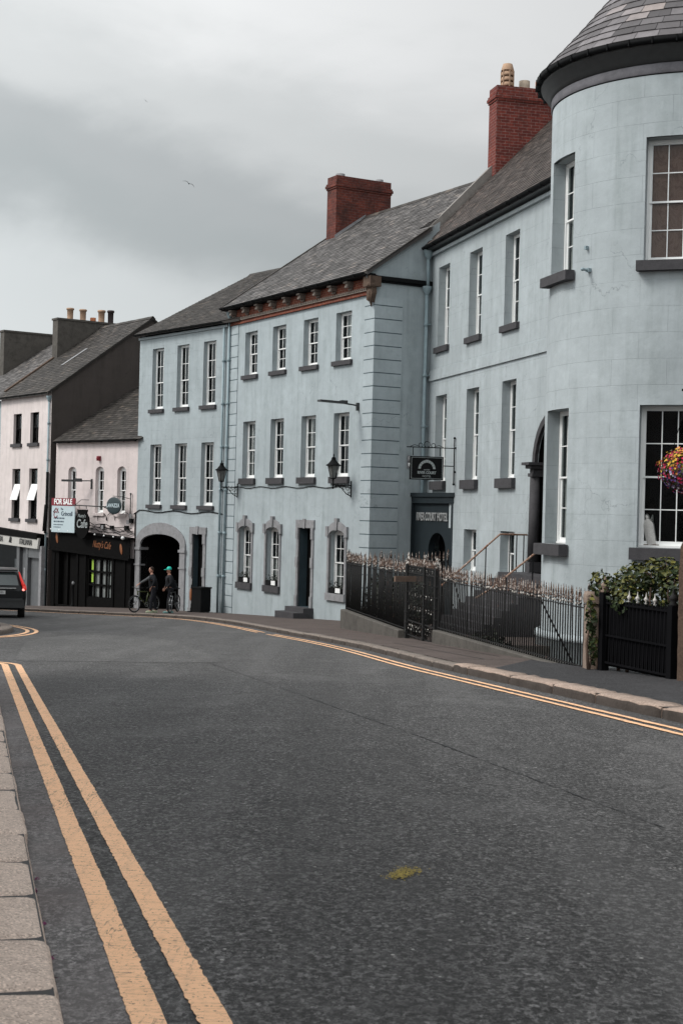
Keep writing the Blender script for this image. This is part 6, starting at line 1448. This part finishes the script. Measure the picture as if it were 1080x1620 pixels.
# ---------------------------------------------------------------- bicycles
M['tyre'] = m_plain('rubber', (.02, .02, .02), .85, .2, .2); M['rim'] = m_plain('steel_rim', (.25, .26, .27), .35, .5, .05, 6, .6); M['lime2'] = m_plain('lime_frame_paint', (.045, .06, .01), .4, .5, .1)
def bicycle(P, rz, label, fm):
    g = empty('bicycle', P, rz, label, 'bicycle'); R_ = .34
    def ring(mb, c, r, t, n=28): mb.tube([(c[0] + r * cos(a), c[1], c[2] + r * sin(a)) for a in [i * 2 * pi / n for i in range(n + 1)]], t, 6, cap=False)
    for x in (0.0, 1.06):
        w = empty('wheel', (x, 0, R_)); w.parent = g
        mb = MB(); ring(mb, (0, 0, 0), R_ - .025, .026); mb.build('tyre', 'tyre', w)
        mb = MB(); ring(mb, (0, 0, 0), R_ - .055, .012)
        for k in range(14): a = k * pi / 7; mb.tube([(0, .02 * (-1) ** k, 0), ((R_ - .06) * cos(a), 0, (R_ - .06) * sin(a))], .0022, 3)
        mb.tube([(0, -.06, 0), (0, .06, 0)], .02, 8); mb.build('rim', 'rim', w)
    bb = (.62, 0, .30); hd0, hd1 = (.18, 0, .66), (.14, 0, .82); st_ = (.74, 0, .80); f = MB()
    for a, b, r in ((hd0, bb, .022), (hd1, st_, .018), (bb, st_, .018), (hd0, hd1, .024)): f.tube([a, b], r, 8)
    for s in (-1, 1):
        f.tube([bb, (1.06, s * .05, R_)], .010, 6); f.tube([(.73, 0, .74), (1.06, s * .05, R_)], .009, 6)
    f.build('frame', fm, g)
    k = MB()
    for s in (-1, 1): k.tube([(.17, s * .05, .64), (0, s * .05, R_)], [.018, .014], 8)
    k.tube([(.17, -.06, .66), (.17, .06, .66)], .02, 8); k.build('fork', 'rim', g)
    h = MB(); h.tube([(.14, 0, .82), (.11, 0, .94)], .016, 8); h.tube([(.18, -.33, .98), (.12, -.1, .95), (.11, 0, .94), (.12, .1, .95), (.18, .33, .98)], .012, 8); h.tube([(.18, -.33, .98), (.16, -.21, .965)], .018, 8); h.tube([(.18, .33, .98), (.16, .21, .965)], .018, 8); h.build('handlebar', 'black', g)
    s_ = MB(); s_.tube([st_, (.77, 0, .92)], .014, 8); s_.tube([(.64, 0, .93), (.74, 0, .945), (.90, 0, .96)], [.025, .05, .075], 8); s_.build('saddle', 'black', g)
    c = MB(); ring(c, (bb[0], -.04, bb[2]), .085, .008, 16); c.tube([(bb[0], -.05, bb[2]), (bb[0] + .1, -.06, bb[2] - .14)], .010, 6); c.tube([(bb[0], .05, bb[2]), (bb[0] - .1, .06, bb[2] + .14)], .010, 6); c.box(bb[0] + .05, -.14, bb[2] - .155, bb[0] + .15, -.06, bb[2] - .13); c.box(bb[0] - .15, .06, bb[2] + .13, bb[0] - .05, .14, bb[2] + .155); c.build('crank', 'rim', g)
    return g
b1x, b1y = -8.0, 58.15
bicycle((b1x, b1y, G2(b1x, b1y)), rad(52), 'mountain bicycle with lime frame held by the person with the grey sleeve', 'lime2')
b2x, b2y = -6.62, 58.25
bicycle((b2x, b2y, G2(b2x, b2y)), rad(80), 'dark bicycle seen head on beside the person in the teal cap', 'dkgrey')
# ---------------------------------------------------------------- parked car
M['carpaint'] = m_plain('black_car_paint', (.004, .005, .006), .3, .28, .1, 3, 0, 0); M['carglass'] = m_plain('tinted_car_glass', (.055, .075, .075), .08, .9, .1, 3, 0, 0); M['chrome'] = m_plain('chrome_trim', (.45, .46, .46), .25, .5, .05, 3, .8, 0); M['plate'] = m_plain('white_number_plate', (.62, .63, .62), .5, .4, .05)
tl = NB('red_tail_lamp'); tl.p.inputs['Emission Color'].default_value = (1, .06, .04, 1); tl.p.inputs['Emission Strength'].default_value = .35; M['tail'] = tl.fin((.45, .02, .02), .25, .5)
tl = NB('lit_tail_lamp'); tl.p.inputs['Emission Color'].default_value = (1, .30, .25, 1); tl.p.inputs['Emission Strength'].default_value = 2.2; M['tail_lit'] = tl.fin((.6, .1, .1), .3, .5)
def car(P, rz, label):
    """estate SUV; local +y = forward, origin under the rear bumper centre"""
    g = empty('parked_car', P, rz, label, 'car')
    # cross-sections (y, half-width bottom, half-width waist, z bottom, z waist, roof half width, z roof)
    secs = [(0.02, .80, .86, .38, .90, .70, .93), (.10, .90, .935, .30, 1.02, .72, 1.08), (.32, .93, .945, .28, 1.06, .66, 1.50), (.62, .93, .95, .26, 1.06, .64, 1.66), (1.5, .93, .95, .25, 1.05, .66, 1.71), (2.4, .93, .95, .25, 1.03, .66, 1.69), (3.0, .93, .95, .25, 1.02, .62, 1.50), (3.5, .93, .94, .25, 1.0, .70, 1.10), (4.2, .90, .91, .27, .92, .62, .97), (4.62, .78, .80, .33, .74, .5, .78)]
    mb = MB(); rings = []
    for (y, wb, ww_, zb, zw, wr, zr) in secs:
        h = [(0, zb), (wb * .8, zb), (wb, zb + .12), (ww_ + .012, lerp(zb, zw, .55)), (ww_, zw), (ww_ - .03, zw + .03), (lerp(ww_, wr, .75), lerp(zw, zr, .75)), (wr, zr - .03), (wr * .8, zr), (0, zr + .015)]
        full = [(x, z) for x, z in h] + [(-x, z) for x, z in h[-2:0:-1]]
        rings.append([mb.V((x, y, z)) for x, z in full])
    m = len(rings[0])
    for i in range(len(rings) - 1):
        for k in range(m):
            k2 = (k + 1) % m; kk = k if k < 9 else m - 1 - k
            gl = kk in (5, 6) and 2 <= i <= 6
            mb.FI((rings[i][k], rings[i + 1][k], rings[i + 1][k2], rings[i][k2]), 1 if gl else 0, .5, True)
    mb.FI(rings[0], 0, .5, False); mb.FI(rings[-1][::-1], 0, .5, False)
    mb.build('body', ['carpaint', 'carglass'], g)
    q = MB()
    # rear window, curved slightly, standing a little proud of the tailgate
    n = 8
    for i in range(n):
        a, b = -1 + 2 * i / n, -1 + 2 * (i + 1) / n; f = lambda s, z, w: (s * w, .105 + (z - 1.10) * .52 + .05 * s * s - .035, z)
        q.F([f(a, 1.10, .70), f(b, 1.10, .70), f(b, 1.52, .60), f(a, 1.52, .60)])
    q.build('rear_window', 'carglass', g)
    q = MB()
    for i in range(8): a, b = -1 + 2 * i / 8, -1 + 2 * (i + 1) / 8; q.obox(((a + b) / 2 * .66, .28 + .06 * ((a + b) / 2) ** 2, 1.62), (.66 / 8, 0, 0), (0, .12, .01), (0, 0, .022))
    q.build('roof_spoiler', 'carpaint', g)
    for s in (-1, 1):
        t = MB(); t.tube([(s * .70, .30, 1.55), (s * .76, .19, 1.36), (s * .84, .10, 1.16), (s * .885, .055, 1.06)], [.022, .035, .05, .06], 8); t.build('tail_light', 'tail', g)
        t = MB(); t.tube([(s * .885, .055, 1.07), (s * .90, .05, .94)], [.062, .07], 8); t.build('tail_light', 'tail', g); t = MB(); t.ell((s * .865, .01, .955), (.05, .03, .04), 10); t.build('brake_light', 'tail_lit', g)
        t = MB(); t.box(s * .93 - .03, .25, 1.0, s * .93 + .03, .26, 1.02)
    q = MB(); q.box(-.62, -.02, .985, .62, .03, 1.02); q.box(-.74, -.02, .50, .74, .05, .525); q.box(-.66, -.02, .38, .66, .05, .40); q.build('chrome_strip', 'chrome', g)
    q = MB(); q.box(-.90, -.03, .34, .90, .12, .62); q.box(-.84, -.05, .58, .84, .1, .66); q.build('bumper', 'dkgrey', g)
    q = MB(); q.box(-.27, -.03, .80, .27, .015, .92); q.build('number_plate', 'plate', g); text('131-D 430', .095, 'signtxt', g, (0, -.033, .86), (rad(90), 0, 0), sx=1.0, ext=.001, name='plate_lettering')
    for (x, y) in ((-.80, .95), (.80, .95), (-.80, 3.72), (.80, 3.72)):
        w = empty('wheel', (x, y, .36)); w.parent = g; mb = MB(); n = 22
        for s_, e_ in ((0, 0),):
            prof = [(.24, -.115), (.34, -.12), (.36, -.09), (.36, .09), (.34, .12), (.24, .115)]; rr = []
            for i in range(n): a = 2 * pi * i / n; rr.append([mb.V((o_, r * cos(a), r * sin(a))) for r, o_ in prof])
            for i in range(n):
                for k in range(5): mb.FI((rr[i][k], rr[(i + 1) % n][k], rr[(i + 1) % n][k + 1], rr[i][k + 1]))
        mb.build('tyre', 'tyre', w); mb = MB(); mb.tube([(-.1, 0, 0), (.1, 0, 0)], .24, 16); mb.build('rim', 'rim', w)
    return g
cx_, cy_ = -11.48, 49.9
car((cx_, cy_, G(cx_, cy_) - .0), rad(12), 'black estate car with tall red tail lights stopped at the left edge, seen from behind')
# pitch the car with the hill
for o in col.objects:
    if o.name == 'parked_car': o.rotation_euler = (rad(-2.8), 0, rad(12))

# ---------------------------------------------------------------- groups for the repeats
for o in col.objects:
    if o.parent: continue
    k = o.name.split('.')[0]
    gmap = {'wall_lantern': 'black wall lanterns on the quoined house', 'window_box': 'planted window boxes on the ground floor sills', 'terraced_house': 'terraced houses along the street', 'bicycle': 'bicycles by the carriage arch', 'person': 'people by the carriage arch', 'seagull': 'gulls in the sky', 'iron_railing': 'rusty railings in front of the hotel'}
    if k in gmap: o['group'] = gmap[k]
